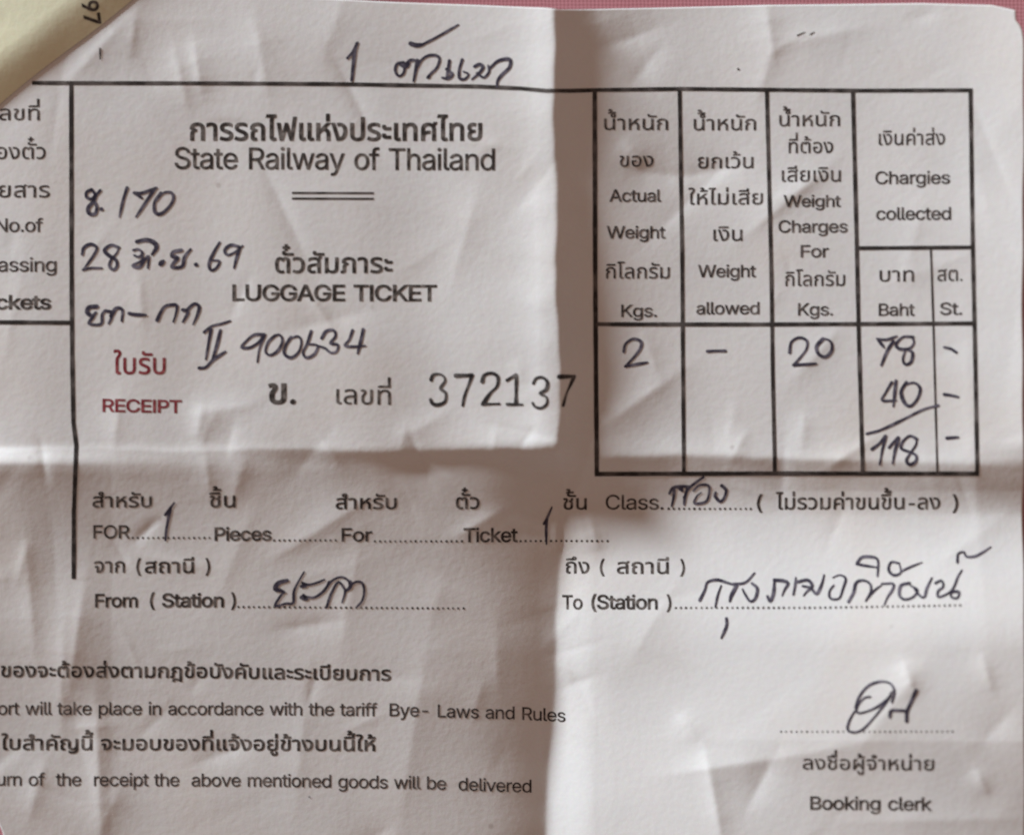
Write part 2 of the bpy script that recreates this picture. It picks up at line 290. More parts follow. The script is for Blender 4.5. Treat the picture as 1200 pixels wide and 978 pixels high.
# ------------------------------------------------------------------ lettering outlines: character|advance|outline|outline..., thousandths of an em
GLYPHS = '''
S|447|224,-9 172,-4 128,9 91,31 64,60 46,96 38,137 104,137 123,88 166,59 224,49 286,60 329,92 346,139 332,179 296,205 245,222 184,239 128,260 86,289 60,326 52,372 58,413 75,448 102,476 138,498 180,511 227,516 275,511 316,498 351,476 377,449 394,415 401,378 337,378 326,412 302,437 267,453 225,459 167,448 129,418 115,376 119,352 131,334 169,308 212,293 264,279 312,264 359,238 395,198 408,139 403,99 386,64 360,34 323,11 278,-4
R|449|60,0 60,509 236,509 290,504 333,489 367,465 390,433 405,395 409,352 405,309 390,271 367,240 333,217 289,203 236,198 96,198 96,255 234,255 298,267 334,300 345,352 334,405 298,440 233,452 125,452 125,0|353,0 230,229 303,229 428,0
T|449|32,452 32,509 417,509 417,452 257,452 257,0 193,0 193,452
L|393|60,0 60,509 125,509 125,57 361,57 361,0
U|517|259,-8 203,-2 154,15 114,43 85,80 66,124 60,173 60,509 124,509 124,178 141,113 160,87 187,68 220,56 259,52 298,56 331,68 357,87 377,113 393,178 393,509 457,509 457,173 451,124 433,80 403,43 363,15 315,-2
G|520|269,-7 205,1 149,25 104,64 69,116 47,179 40,254 47,329 69,393 103,445 149,484 203,508 265,516 340,504 403,469 449,416 474,349 408,349 387,393 356,427 315,448 265,456 222,450 183,432 150,404 125,364 109,314 103,254 109,194 125,145 151,105 184,76 224,59 269,53 309,57 345,71 374,93 396,123 410,160 415,202 434,199 283,199 283,256 478,256 478,200 471,141 451,91 419,50 377,19 326,0
C|510|267,-7 205,1 150,25 104,63 70,115 48,179 40,254 48,329 70,393 104,445 150,484 205,508 267,516 340,504 402,471 448,418 473,348 408,348 389,395 357,428 315,449 267,456 223,450 184,432 150,403 125,364 109,314 103,254 109,194 125,145 151,105 184,76 223,59 267,53 315,60 357,81 389,114 408,160 473,160 448,91 402,38 341,5
K|467|104,145 104,216 139,261 174,303 212,344 364,509 448,509 231,276|60,0 60,509 125,509 125,334 124,225 125,193 125,0|372,0 188,259 228,309 449,0
E|419|60,0 60,509 372,509 372,452 125,452 125,286 355,286 355,229 125,229 125,57 375,57 375,0
P|445|60,0 60,509 235,509 289,503 332,487 366,462 390,430 404,391 409,348 404,304 390,265 366,233 332,207 289,191 235,186 109,186 109,242 233,242 297,256 333,294 344,348 333,402 297,439 232,452 125,452 125,0
I|190|62,0 128,0 128,507 62,507
F|410|60,0 60,509 369,509 369,452 125,452 125,278 346,278 346,221 125,221 125,0
W|686|155,0 16,509 82,509 163,196 175,145 187,94 197,40 189,40 200,94 211,145 224,196 306,509 380,509 462,196 474,145 486,94 497,40 488,40 499,94 510,145 523,196 603,509 670,509 530,0 455,0 368,323 351,391 336,475 350,475 335,395 318,323 230,0
B|456|60,0 60,509 241,509 289,504 329,491 359,469 381,442 394,410 398,374 387,320 356,286 315,267 315,262 363,245 402,203 418,136 413,100 400,67 377,39 344,18 301,4 247,0|125,57 245,57 296,63 330,80 349,105 355,137 342,184 306,218 248,231 125,231|125,285 238,285 288,296 323,326 336,372 330,403 313,429 283,446 240,452 125,452
a|389|160,-9 94,5 48,45 35,73 30,108 43,161 78,193 125,211 178,220 234,227 265,235 276,255 267,297 240,322 196,331 149,322 118,301 100,274 41,291 79,346 133,375 194,384 239,379 286,360 322,320 337,251 337,0 277,0 277,52 272,52 252,25 215,1|170,45 228,59 263,93 276,138 276,190 259,182 231,176 200,171 175,168 134,159 103,139 92,105 102,72 130,52
b|424|229,-8 172,4 138,31 118,59 112,59 112,0 53,0 53,509 114,509 114,319 118,319 137,346 171,373 229,384 274,378 313,361 345,332 370,293 385,245 390,189 385,133 370,84 346,45 313,16 274,-2|220,47 253,51 279,66 316,117 328,189 316,261 280,311 253,325 220,330 188,325 161,312 125,263 113,189 125,115 162,65 188,51
c|396|207,-8 159,-2 117,16 82,46 56,85 40,133 34,187 40,243 56,291 82,330 117,360 159,378 207,384 260,377 305,356 340,322 362,277 303,262 290,289 270,311 242,325 207,330 173,325 145,310 108,258 96,187 108,117 145,66 173,51 207,46 243,52 271,66 292,89 304,117 363,102 341,56 306,21 261,-1
d|424|195,-8 151,-2 111,16 79,45 55,84 39,133 34,189 39,245 55,293 79,332 112,361 151,378 196,384 253,373 287,346 306,319 311,319 311,509 372,509 372,0 313,0 313,59 307,59 287,31 252,4|205,47 236,51 263,65 299,115 312,189 300,263 263,312 237,325 205,330 172,325 145,311 108,261 96,189 109,117 145,66 172,51
e|404|212,-8 161,-2 117,16 82,46 56,85 40,132 34,187 39,242 55,290 81,329 115,359 157,378 205,384 266,374 319,341 357,282 371,194 371,169 75,169 75,221 338,221 310,202 298,269 263,314 237,326 205,330 173,326 146,313 109,270 96,211 96,178 110,106 128,80 151,61 212,46 254,53 285,73 306,105 365,91 335,39 283,4
f|254|228,379 228,327 6,327 6,379|81,0 81,432 96,486 135,519 187,530 222,527 243,521 227,468 215,472 195,474 171,470 154,460 142,419 142,0
g|425|207,-151 134,-140 82,-110 51,-69 101,-41 122,-66 154,-88 207,-97 249,-92 282,-75 304,-47 311,-6 311,68 306,68 287,41 252,16 195,5 152,10 113,27 80,53 55,90 39,136 34,191 39,246 55,293 80,332 112,361 152,378 196,384 253,373 288,346 308,319 313,319 313,379 372,379 372,-9 367,-54 350,-90 324,-117 291,-136|205,59 237,63 264,75 300,121 312,193 300,264 264,312 237,325 205,330 172,325 145,312 109,262 96,193 109,123 145,76 172,63
h|410|114,227 114,0 53,0 53,509 114,509 114,287 102,287 124,332 152,362 187,379 227,384 295,369 321,349 341,321 353,285 357,240 357,0 296,0 296,235 290,275 273,304 246,323 210,329 161,317 126,283
i|167|53,0 53,379 114,379 114,0|84,443 54,455 41,483 54,512 84,524 114,512 126,483 114,455
j|167|53,379 114,379 114,-30 102,-90 65,-129 4,-143 -10,-143 -10,-87 2,-87 25,-83 40,-72 53,-29|83,443 53,455 41,483 53,512 83,524 114,512 126,483 114,455
k|381|110,137 110,212 121,212 284,379 360,379 184,199 177,199|53,0 53,509 114,509 114,0|294,0 148,186 191,229 372,0
l|189|139,-2 101,3 74,20 58,47 53,84 53,509 114,509 114,99 120,62 146,52 160,53 170,54 181,3 162,-1
m|610|53,0 53,379 112,379 112,295 108,295 132,346 172,376 219,386 257,380 287,361 309,331 321,295 312,295 337,343 381,375 437,386 497,372 522,354 541,328 553,296 557,255 557,0 496,0 496,254 490,289 473,313 447,326 419,330 374,320 345,290 335,247 335,0 274,0 274,260 269,288 253,311 229,326 199,330 158,320 126,289 114,238 114,0
n|410|114,227 114,0 53,0 53,379 112,379 112,287 102,287 124,332 152,362 187,379 227,384 295,369 321,349 341,321 353,285 357,240 357,0 296,0 296,235 290,275 273,304 246,323 210,329 161,317 126,283
o|415|207,-8 159,-2 117,16 82,46 56,85 40,133 34,187 40,243 56,291 82,330 117,360 159,378 207,384 256,378 299,360 333,330 359,291 376,243 381,187 376,133 359,85 333,46 299,16 256,-2|207,46 242,51 270,66 307,117 319,187 307,258 270,310 242,325 207,330 173,325 145,310 108,258 96,187 108,117 145,66 173,51
p|424|53,-143 53,379 112,379 112,319 118,319 137,346 171,373 229,384 274,378 313,361 345,332 370,293 385,245 390,189 385,133 370,84 346,45 313,16 274,-2 229,-8 173,4 138,31 118,59 114,59 114,-143|220,47 253,51 279,66 316,117 328,189 316,261 280,311 253,325 220,330 188,325 161,312 125,263 113,189 125,115 162,65 188,51
q|424|372,-143 311,-143 311,59 306,59 287,31 252,4 195,-8 151,-2 111,16 79,45 55,84 39,133 34,189 39,245 55,293 79,332 112,361 151,378 196,384 253,373 287,346 307,319 313,319 313,379 372,379|205,47 236,51 263,65 299,115 312,189 300,263 263,312 237,325 205,330 172,325 145,311 108,261 96,189 109,117 145,66 172,51
r|259|53,0 53,379 112,379 112,321 130,347 152,367 181,380 213,385 229,384 243,384 243,322 230,324 207,326 159,315 126,284 114,237 114,0
s|365|182,-8 112,3 62,38 36,94 94,107 105,79 124,60 181,45 217,50 244,62 262,81 268,103 254,136 212,155 149,170 104,186 72,208 53,237 47,274 51,305 65,332 115,370 187,384 254,372 299,339 324,290 268,277 243,316 219,328 187,333 156,329 131,317 114,299 109,277 124,243 172,223 229,209 275,194 306,171 325,142 331,107 326,75 312,47 290,24 260,6
t|227|204,379 204,327 6,327 6,379|65,471 126,471 126,98 136,61 170,50 185,51 202,54 213,2 192,-3 168,-4 125,2 92,21 72,52 65,93
u|410|182,-5 115,11 89,31 69,59 57,95 53,139 53,379 114,379 114,144 119,105 137,75 164,56 200,50 249,62 283,97 296,153 296,379 357,379 357,0 298,0 298,92 307,92 286,47 257,17 222,0
v|389|163,0 17,379 84,379 165,155 187,87 206,21 184,21 203,87 224,155 305,379 371,379 226,0
w|567|138,0 23,379 87,379 133,214 154,137 175,41 165,41 186,135 206,214 252,379 316,379 362,214 382,136 402,41 391,41 413,135 434,214 480,379 545,379 429,0 368,0 319,172 305,225 291,280 277,338 291,338 277,280 263,225 248,172 199,0
x|379|21,0 171,218 171,171 29,379 100,379 147,306 179,253 207,206 175,206 202,253 233,306 282,379 352,379 209,169 209,214 358,0 287,0 231,85 200,136 173,182 205,182 178,136 148,85 91,0
y|389|47,-139 61,-86 71,-87 104,-89 130,-74 151,-36 163,-1 17,379 84,379 165,155 187,87 206,21 184,21 202,87 224,155 305,379 371,379 204,-58 177,-107 139,-136 91,-145 65,-143
z|380|42,0 42,46 254,320 48,323 48,379 333,379 333,331 126,60 126,56 339,56 339,0
A|480|16,0 201,509 276,509 463,0 395,0 287,302 264,372 232,478 245,478 213,371 191,302 85,0|110,142 110,199 370,199 370,142
O|533|267,-7 205,1 150,25 105,63 70,115 48,179 40,254 48,329 70,393 105,445 150,484 205,508 267,516 329,508 384,484 429,445 464,393 486,329 493,254 486,179 464,115 429,63 384,25 329,1|267,53 310,59 349,76 383,105 408,144 425,194 430,254 425,314 408,365 383,404 349,433 310,450 267,456 223,450 184,433 151,404 125,364 109,314 103,254 109,194 125,144 151,105 184,76 223,59
N|523|60,0 60,509 136,509 343,183 363,151 388,107 414,55 405,54 401,108 399,157 399,195 399,509 463,509 463,0 387,0 202,290 177,331 148,381 108,452 119,454 122,384 124,328 125,291 125,0
H|517|60,0 60,509 125,509 125,289 392,289 392,509 457,509 457,0 392,0 392,232 125,232 125,0
M|628|60,0 60,509 152,509 277,187 287,159 299,123 311,84 322,49 307,49 318,83 330,121 342,158 352,187 476,509 568,509 568,0 504,0 504,291 504,327 505,369 506,413 507,457 513,457 498,409 482,363 467,322 456,291 342,0 286,0 170,291 159,321 145,361 129,408 112,457 119,457 120,416 121,372 122,328 122,291 122,0
0|453|227,-7 174,1 130,24 95,62 69,113 53,178 48,254 53,330 69,395 95,447 130,484 174,508 227,516 279,508 323,484 358,447 384,395 400,330 405,254 400,178 384,113 359,62 323,24 279,1|227,50 261,56 290,74 313,103 330,144 344,254 330,365 313,405 290,435 261,453 227,460 192,453 163,435 140,405 123,365 109,254 123,144 140,103 163,74 192,56
1|453|76,0 76,55 391,55 391,0|276,509 276,0 212,0 212,448 86,358 86,427 198,509
2|453|64,0 64,47 234,229 282,282 311,327 320,371 308,419 273,449 224,460 172,447 139,413 127,362 66,362 71,405 86,442 111,473 143,496 182,511 225,516 268,511 306,497 337,474 361,445 376,411 381,372 371,318 336,259 267,180 153,60 389,57 389,0
3|453|218,-7 133,10 98,30 70,57 52,91 44,132 109,132 126,87 165,59 219,50 275,61 315,93 329,145 316,196 275,234 201,248 157,248 157,299 288,448 288,452 70,452 70,509 372,509 372,461 211,278 211,289 264,288 308,276 344,253 371,222 387,186 393,145 387,103 370,66 344,36 309,12 266,-2
4|453|40,105 40,158 247,509 311,509 109,166 413,163 413,105|282,0 282,121 282,146 282,318 343,318 343,0
5|453|221,-7 178,-2 140,11 108,32 83,60 66,93 60,130 122,130 138,89 173,60 221,50 276,64 314,104 328,162 314,221 275,262 218,277 167,268 128,246 67,253 96,509 366,509 366,452 151,452 134,301 178,325 229,334 294,321 345,285 379,231 391,163 385,117 369,76 343,41 309,15 268,-1
6|453|226,-7 182,-1 142,15 109,40 84,74 69,115 64,162 80,239 137,340 252,509 322,509 151,261 145,261 165,288 196,307 235,314 278,309 316,295 346,271 370,240 384,201 389,157 384,112 368,73 343,39 310,14 271,-2|226,48 279,63 314,101 327,157 314,213 279,251 226,265 174,252 138,214 125,158 138,102 174,63
7|453|97,0 323,448 323,452 62,452 62,509 391,509 391,449 165,0
8|453|226,-7 178,-2 136,11 101,33 74,62 57,96 52,135 65,195 101,241 153,265 119,282 93,308 76,342 70,380 75,417 90,450 114,477 146,498 184,511 226,516 269,511 306,498 337,477 361,450 377,417 382,380 376,342 359,308 333,282 300,267 351,241 387,195 401,135 395,96 378,62 352,33 317,11 275,-2|226,49 285,60 323,91 337,139 322,189 283,223 226,235 169,223 130,189 115,139 129,91 167,60|226,290 274,300 307,330 319,376 308,420 275,449 226,460 177,449 145,420 133,376 145,330 178,300
9|453|226,516 271,510 310,494 343,468 368,434 384,393 389,347 373,270 315,168 200,0 130,0 301,248 307,248 287,221 257,202 218,195 175,199 137,214 106,237 83,269 68,307 64,352 69,397 85,436 110,469 143,494 182,510|226,460 174,446 138,407 125,352 138,295 174,257 226,243 279,257 314,295 327,350 314,407 279,446
.|188|95,-4 63,9 50,41 63,73 95,87 128,73 141,41 128,9
(|273|89,207 101,324 132,441 177,539 236,539 191,428 161,313 151,207 160,115 188,16 236,-96 177,-96 139,-21 111,55 95,131
)|273|37,-96 86,18 113,116 122,207 112,313 82,428 37,539 97,539 142,441 173,323 184,207 178,130 161,53 134,-22 97,-96
-|453|337,244 337,188 114,188 114,244
,|188|38,-119 68,71 137,71 84,-119
ก|600|76,0 76,190 83,244 104,282 136,306 175,321 176,324 66,366 66,399 73,439 93,477 126,510 171,536 226,552 291,558 350,553 404,539 451,514 488,478 511,430 519,369 519,0 430,0 430,360 420,417 390,456 344,477 290,484 235,478 193,459 166,430 157,394 265,340 257,292 222,286 193,268 172,236 165,190 165,0
ข|547|274,-10 191,1 128,36 90,92 77,172 77,233 91,312 121,362 151,402 163,443 153,473 126,482 101,478 74,468 54,532 99,549 145,554 205,541 237,506 247,453 235,392 205,345 177,297 166,237 166,178 170,137 181,107 199,86 221,73 274,63 318,69 351,87 370,116 377,159 377,548 466,548 466,154 454,85 418,34 357,1
ค|614|81,0 81,350 95,439 135,505 205,545 307,558 410,545 480,505 520,439 533,350 533,0 444,0 444,350 435,409 409,451 366,476 306,484 247,476 205,451 179,409 170,350 170,239 173,238 198,270 227,290 317,302 350,302 350,229 317,229 263,225 225,212 198,192 182,168 170,106 170,0
ฆ|598|333,-10 271,-4 219,16 180,46 156,87 152,87 147,0 74,0 74,232 79,285 95,325 144,389 168,415 182,433 187,450 184,452 159,439 126,433 93,439 67,458 50,487 44,527 44,548 122,548 130,505 154,491 177,495 199,507 218,548 268,548 268,503 265,453 252,412 220,362 191,325 170,287 162,231 162,222 167,177 180,139 202,107 232,84 268,70 311,65 362,73 399,96 421,134 428,187 428,548 517,548 517,181 505,95 468,36 410,2
ง|537|171,0 0,548 90,548 238,77 250,77 297,89 336,118 362,155 380,202 394,301 385,375 357,432 312,467 253,479 228,477 207,472 185,543 225,551 258,553 348,539 415,496 445,458 467,411 483,298 477,224 459,160 432,105 399,63 328,17 280,4 221,0
จ|532|147,0 147,244 71,244 71,314 232,314 232,72 245,72 286,77 320,92 346,118 365,157 376,209 380,276 376,343 364,396 342,436 311,463 268,479 212,484 122,472 38,433 38,516 117,546 223,558 305,550 369,525 415,484 447,428 465,358 471,275 465,194 448,127 417,72 372,33 310,8 231,0
ฉ|604|265,-10 213,-5 168,10 131,34 104,70 87,116 81,174 81,313 169,313 169,181 176,132 198,96 234,73 285,65 348,76 395,110 424,161 434,227 434,317 429,376 415,419 391,450 359,470 272,484 179,472 90,433 90,516 171,546 283,558 360,551 421,531 467,498 499,452 517,394 523,323 523,0 450,0 445,81 441,81 417,45 379,16 327,-4
ช|550|275,-10 191,1 128,36 90,92 77,172 77,233 91,312 121,362 151,402 163,443 153,473 126,482 101,478 74,468 54,532 99,549 145,554 205,541 237,506 247,453 235,392 205,345 177,297 166,237 166,178 170,137 181,107 199,86 221,73 275,63 319,69 351,87 371,116 377,159 377,299 373,332 360,356 338,370 305,375 301,375 301,432 306,432 341,437 364,451 385,498 388,548 477,548 464,458 443,426 405,404 405,400 446,377 462,340 466,300 466,154 454,85 418,34 358,1
ซ|556|276,-10 193,1 132,36 95,93 82,173 82,236 87,288 102,328 147,389 174,421 187,450 184,452 159,439 126,433 93,439 67,458 50,487 44,527 44,548 122,548 130,505 154,491 177,495 199,507 218,548 267,548 267,503 265,452 254,410 224,362 197,328 178,293 171,243 171,178 175,137 186,106 225,72 276,63 322,69 356,87 377,116 384,159 384,299 380,332 367,356 344,370 311,375 307,375 307,432 312,432 347,437 370,451 391,498 394,548 483,548 469,459 448,428 411,406 411,402 442,387 461,362 473,290 473,154 460,85 422,34 360,1
ญ|909|598,-174 516,-166 437,-140 437,-54 513,-86 596,-96 667,-84 695,-66 716,-40 730,-3 734,48 734,74 730,74 705,46 671,22 628,6 576,1 531,6 491,19 456,42 430,77 414,123 408,182 408,361 404,404 390,436 369,459 343,474 280,484 232,478 193,461 166,433 157,394 271,340 263,292 229,286 200,269 180,238 173,193 173,105 183,73 214,63 235,65 252,69 265,5 229,-7 194,-10 141,-1 100,31 88,59 84,95 84,192 91,246 111,282 141,306 180,321 181,324 66,366 66,399 73,441 93,479 125,511 168,537 220,553 281,558 335,553 386,540 430,516 466,481 489,432 497,370 497,189 504,138 525,103 556,83 597,76 635,81 669,96 696,120 716,153 728,192 732,238 732,548 821,548 821,50 815,-19 796,-75 764,-118 720,-149 664,-168
ฎ|603|103,-201 103,-184 113,-132 144,-92 193,-66 261,-57 325,-63 382,-82 428,-108 459,-136 433,-146 433,360 423,417 392,456 347,477 292,484 237,478 194,459 167,430 158,394 272,340 264,292 231,286 204,268 187,237 181,191 181,94 174,43 154,12 124,-4 88,-9 53,-6 19,5 29,68 45,64 62,62 85,72 92,101 92,194 98,247 115,284 143,307 181,321 182,324 67,366 67,399 74,439 94,477 126,510 171,536 227,552 293,558 353,553 407,539 454,514 491,478 514,430 522,369 522,-201 452,-201 408,-167 346,-141 278,-131 241,-136 215,-150 199,-169 194,-191 194,-201
ฏ|603|76,-201 76,-176 85,-129 111,-95 149,-73 193,-66 234,-70 264,-83 302,-125 366,-71 459,-140 433,-145 433,360 423,417 392,456 347,477 292,484 237,478 194,459 167,430 158,394 272,340 264,292 231,286 204,268 187,237 181,191 181,94 174,43 154,12 124,-4 88,-9 53,-6 19,5 29,68 45,64 62,62 85,72 92,101 92,194 98,247 115,284 143,307 181,321 182,324 67,366 67,399 74,439 94,477 126,510 171,536 227,552 293,558 353,553 407,539 454,514 491,478 514,430 522,369 522,-201 442,-201 368,-145 307,-201 284,-201 254,-155 234,-141 209,-136 186,-141 171,-155 160,-192 160,-201
ฐ|547|143,0 143,244 67,244 67,314 228,314 228,72 241,72 282,77 316,92 342,118 361,157 372,209 376,276 372,343 360,396 338,436 307,463 264,479 208,484 118,472 34,433 34,516 113,546 219,558 275,554 323,542 361,522 389,492 426,455 450,406 463,345 467,275 461,194 444,127 413,72 368,33 306,8 227,0|41,-201 41,-177 49,-130 74,-96 110,-74 150,-67 187,-71 215,-84 251,-125 310,-71 401,-140 380,-145 380,-52 460,-52 460,-201 376,-201 310,-145 253,-201 234,-201 206,-155 187,-141 164,-136 143,-141 130,-155 120,-192 120,-201|401,471 351,518 400,538 417,558 423,584 510,584 496,530 456,492
ณ|909|194,-10 141,-1 100,31 88,59 84,95 84,192 91,246 111,282 141,306 180,321 181,324 66,366 66,399 73,441 93,479 125,511 168,537 220,553 281,558 335,553 386,540 430,516 466,481 489,432 497,370 497,179 504,127 525,92 557,72 598,65 636,70 668,86 695,110 715,143 728,182 732,228 732,548 821,548 821,0 748,0 743,87 738,87 714,46 678,16 631,-4 580,-10 511,1 456,32 420,88 408,172 408,361 404,404 390,436 369,459 343,474 280,484 232,478 193,461 166,433 157,394 271,340 263,292 229,286 200,269 180,238 173,193 173,105 183,73 215,63 235,65 252,69 265,5 229,-7
ด|616|268,-10 197,-1 143,28 104,72 79,129 65,196 60,270 64,348 78,411 99,460 128,499 163,526 206,545 306,558 379,552 437,535 480,506 511,468 529,421 535,365 535,0 447,0 447,357 439,412 416,452 374,476 309,484 265,480 227,467 194,443 170,404 154,347 149,269 161,165 176,123 201,91 236,71 282,64 310,66 335,72 344,3 308,-7
ต|636|275,-10 201,0 145,29 106,74 81,134 68,205 63,285 68,374 82,443 104,495 136,531 176,551 224,558 284,546 304,530 318,506 322,506 336,531 358,547 419,558 477,549 520,524 546,480 555,418 555,0 466,0 466,417 462,450 449,470 406,484 381,481 364,470 347,424 291,424 284,453 270,472 232,484 197,472 172,438 157,376 152,284 163,166 178,123 202,91 238,71 286,64 319,66 344,71 353,3 317,-7
ถ|602|194,-10 141,-1 100,31 88,59 84,95 84,192 91,246 111,282 141,306 180,321 181,324 66,366 66,399 73,439 93,477 126,510 171,536 226,552 292,558 352,553 406,539 453,514 490,478 513,430 521,369 521,0 432,0 432,360 422,417 391,456 345,477 291,484 235,478 193,459 166,430 157,394 271,340 263,292 229,287 200,274 180,247 173,203 173,105 183,73 215,63 235,65 252,69 265,5 229,-7
ท|609|84,0 84,548 146,548 162,461 166,461 190,501 228,532 278,552 337,558 393,553 440,538 477,512 505,475 522,427 528,366 528,0 439,0 439,361 432,414 409,452 372,475 320,483 276,478 240,461 211,435 190,402 177,362 173,317 173,0
ธ|544|273,-10 163,2 81,26 81,254 164,254 164,81 209,68 274,62 339,70 366,81 389,99 403,126 408,162 398,209 366,238 314,259 242,281 141,318 82,360 68,388 63,424 68,464 85,497 113,523 154,543 207,554 273,558 390,547 460,525 460,446 413,464 345,479 264,485 205,480 166,463 152,431 156,412 169,397 218,374 293,351 370,327 435,294 480,243 492,207 496,163 490,114 474,72 444,37 402,12 345,-5
น|613|270,-10 215,-5 169,11 131,36 104,73 87,121 81,182 81,548 170,548 170,187 178,134 201,96 238,73 289,65 351,76 398,110 426,163 436,231 436,548 525,548 525,0 451,0 447,81 442,81 417,45 380,16 330,-4
บ|604|301,-10 200,3 132,44 94,109 81,198 81,548 170,548 170,197 178,139 202,97 243,72 301,64 360,72 402,97 426,139 434,197 434,548 523,548 523,198 510,110 472,44 403,4
ป|605|301,-10 200,3 132,44 94,109 81,198 81,548 170,548 170,197 178,139 202,97 243,72 301,64 360,72 402,97 426,139 434,197 434,745 523,745 523,198 510,110 472,44 403,4
ผ|648|86,0 86,451 90,489 103,517 147,549 205,558 234,555 264,546 253,479 233,484 217,485 183,473 173,439 173,284 173,220 169,139 173,139 210,213 242,268 295,358 351,358 404,268 432,220 454,180 473,139 477,139 474,220 473,284 473,548 560,548 560,0 481,0 326,262 322,262 165,0
ฝ|652|86,0 86,451 90,489 103,517 147,549 205,558 234,555 264,546 253,479 233,484 217,485 183,473 173,439 173,284 173,220 169,139 173,139 210,213 242,268 295,358 351,358 404,268 432,220 454,180 473,139 477,139 474,220 473,284 473,745 561,745 561,0 481,0 326,262 322,262 165,0
พ|695|140,0 41,548 132,548 171,310 181,235 193,126 214,203 230,265 243,313 310,548 383,548 451,313 465,265 481,203 498,126 502,126 513,235 523,310 563,548 654,548 555,0 468,0 376,298 363,350 350,421 346,421 337,370 327,331 317,298 227,0
ฟ|682|136,0 41,548 132,548 167,310 172,271 180,202 188,126 193,126 205,184 221,246 239,313 307,548 379,548 447,313 466,246 481,184 493,126 497,126 505,201 511,263 516,310 573,745 661,745 551,0 463,0 372,298 359,348 346,421 342,421 333,370 324,331 314,298 223,0
ภ|603|88,-10 53,-7 19,5 29,67 45,63 62,61 85,71 92,101 92,194 98,247 115,284 143,307 181,321 182,324 67,366 67,399 74,439 94,477 126,510 171,536 227,552 293,558 353,553 407,539 454,514 491,478 514,430 522,369 522,0 433,0 433,360 423,417 392,456 347,477 292,484 237,478 194,459 167,430 158,394 272,340 264,292 231,286 204,268 187,237 181,191 181,94 174,43 154,12 124,-5
ม|614|345,-10 285,-4 235,16 195,46 171,87 167,87 162,0 89,0 89,548 178,548 178,231 182,184 196,144 217,110 247,86 283,70 327,65 379,73 415,96 437,134 444,187 444,548 533,548 533,181 527,121 511,73 483,36 446,11 400,-5
ย|594|292,-9 219,-4 163,12 121,37 93,71 76,113 71,161 85,235 119,275 161,292 161,296 119,316 83,355 68,418 84,484 105,512 136,535 178,550 231,555 281,552 321,540 305,471 277,479 240,482 204,477 178,463 163,440 158,411 162,380 176,358 221,334 278,327 297,327 297,262 278,262 226,257 190,241 168,212 161,169 173,116 188,95 213,78 292,64 372,78 396,95 412,119 424,182 424,548 513,548 513,188 500,98 460,37 391,2
ร|488|235,-10 126,2 40,29 66,101 114,84 173,70 237,64 286,69 325,84 351,109 360,142 348,182 309,212 242,239 136,282 97,306 70,336 53,371 47,414 53,454 70,489 98,518 140,539 194,553 261,558 352,550 418,526 418,451 376,467 320,480 258,485 201,480 164,465 143,443 136,418 149,381 192,352 274,320 362,283 398,259 426,231 443,195 449,150 444,109 429,72 401,38 361,13 306,-4
ล|571|402,0 402,365 395,421 373,458 333,478 274,485 179,472 92,434 92,517 171,545 282,558 374,547 439,512 477,454 490,370 490,0|230,-10 152,0 96,31 61,80 49,147 64,220 110,275 189,311 306,328 420,335 420,261 318,254 232,243 178,222 149,191 139,149 146,110 168,83 202,67 247,62 278,65 305,71 319,4 278,-7
ว|492|191,-10 116,-2 38,28 66,96 116,73 181,64 247,78 297,119 328,185 338,276 327,365 296,431 242,471 165,484 100,477 42,456 42,531 106,552 175,558 257,549 321,523 370,480 403,424 423,356 429,276 414,158 370,67 295,9
ศ|628|81,0 81,350 95,439 135,505 205,545 307,558 403,545 439,526 466,499 497,476 518,442 533,350 533,0 444,0 444,350 435,409 410,451 367,476 307,484 247,476 205,451 179,409 170,350 170,239 173,238 198,270 228,290 317,302 350,302 350,229 317,229 264,225 225,212 198,192 182,168 170,106 170,0|466,471 416,518 465,538 482,558 488,584 575,584 560,530 521,492
ษ|640|309,-10 235,-4 177,15 133,46 104,88 87,140 81,203 81,548 170,548 170,202 178,141 203,98 246,73 309,64 372,73 415,98 440,141 448,202 448,548 537,548 537,203 531,140 515,88 485,46 442,15 384,-4|370,226 304,239 269,271 259,313 263,344 274,371 346,358 342,346 340,329 348,305 374,294 601,294 601,226
ส|572|402,0 402,365 395,421 373,458 333,478 274,485 179,472 92,434 92,517 171,545 282,558 373,546 405,529 428,502 458,482 477,452 490,370 490,0|230,-10 152,0 96,31 61,80 49,147 64,220 110,275 189,311 306,328 420,335 420,261 318,254 232,243 178,222 149,191 139,149 146,110 168,83 202,67 247,62 278,65 305,71 319,4 278,-7|425,471 375,518 424,538 441,558 447,584 534,584 520,530 480,492
ห|587|89,0 89,548 178,548 178,311 409,548 513,548 178,206 178,0|429,0 429,193 420,246 393,285 345,310 274,318 326,383 384,377 432,361 469,333 496,296 513,250 518,195 518,0
ฬ|668|126,0 41,548 131,548 163,289 173,216 179,113 183,113 198,166 210,207 221,242 233,276 298,455 365,455 431,276 447,232 463,181 481,113 486,113 491,198 503,289 525,408 528,467 511,507 473,529 415,537 369,537 369,602 450,602 510,609 546,631 565,664 571,709 571,714 661,714 661,709 655,656 637,612 603,578 552,559 578,540 596,520 613,469 612,418 538,0 451,0 375,220 358,272 345,318 333,371 329,371 318,313 306,266 290,219 212,0
อ|574|275,-10 181,4 114,47 73,119 60,224 62,268 65,314 275,314 275,244 149,244 149,224 163,126 180,95 205,76 273,62 315,66 351,79 380,103 402,141 416,196 420,270 416,337 404,391 383,432 352,461 309,478 253,484 191,479 133,463 78,436 78,519 127,539 191,553 264,558 344,549 407,523 454,480 486,423 505,352 511,270 505,188 488,119 458,64 414,23 353,-2
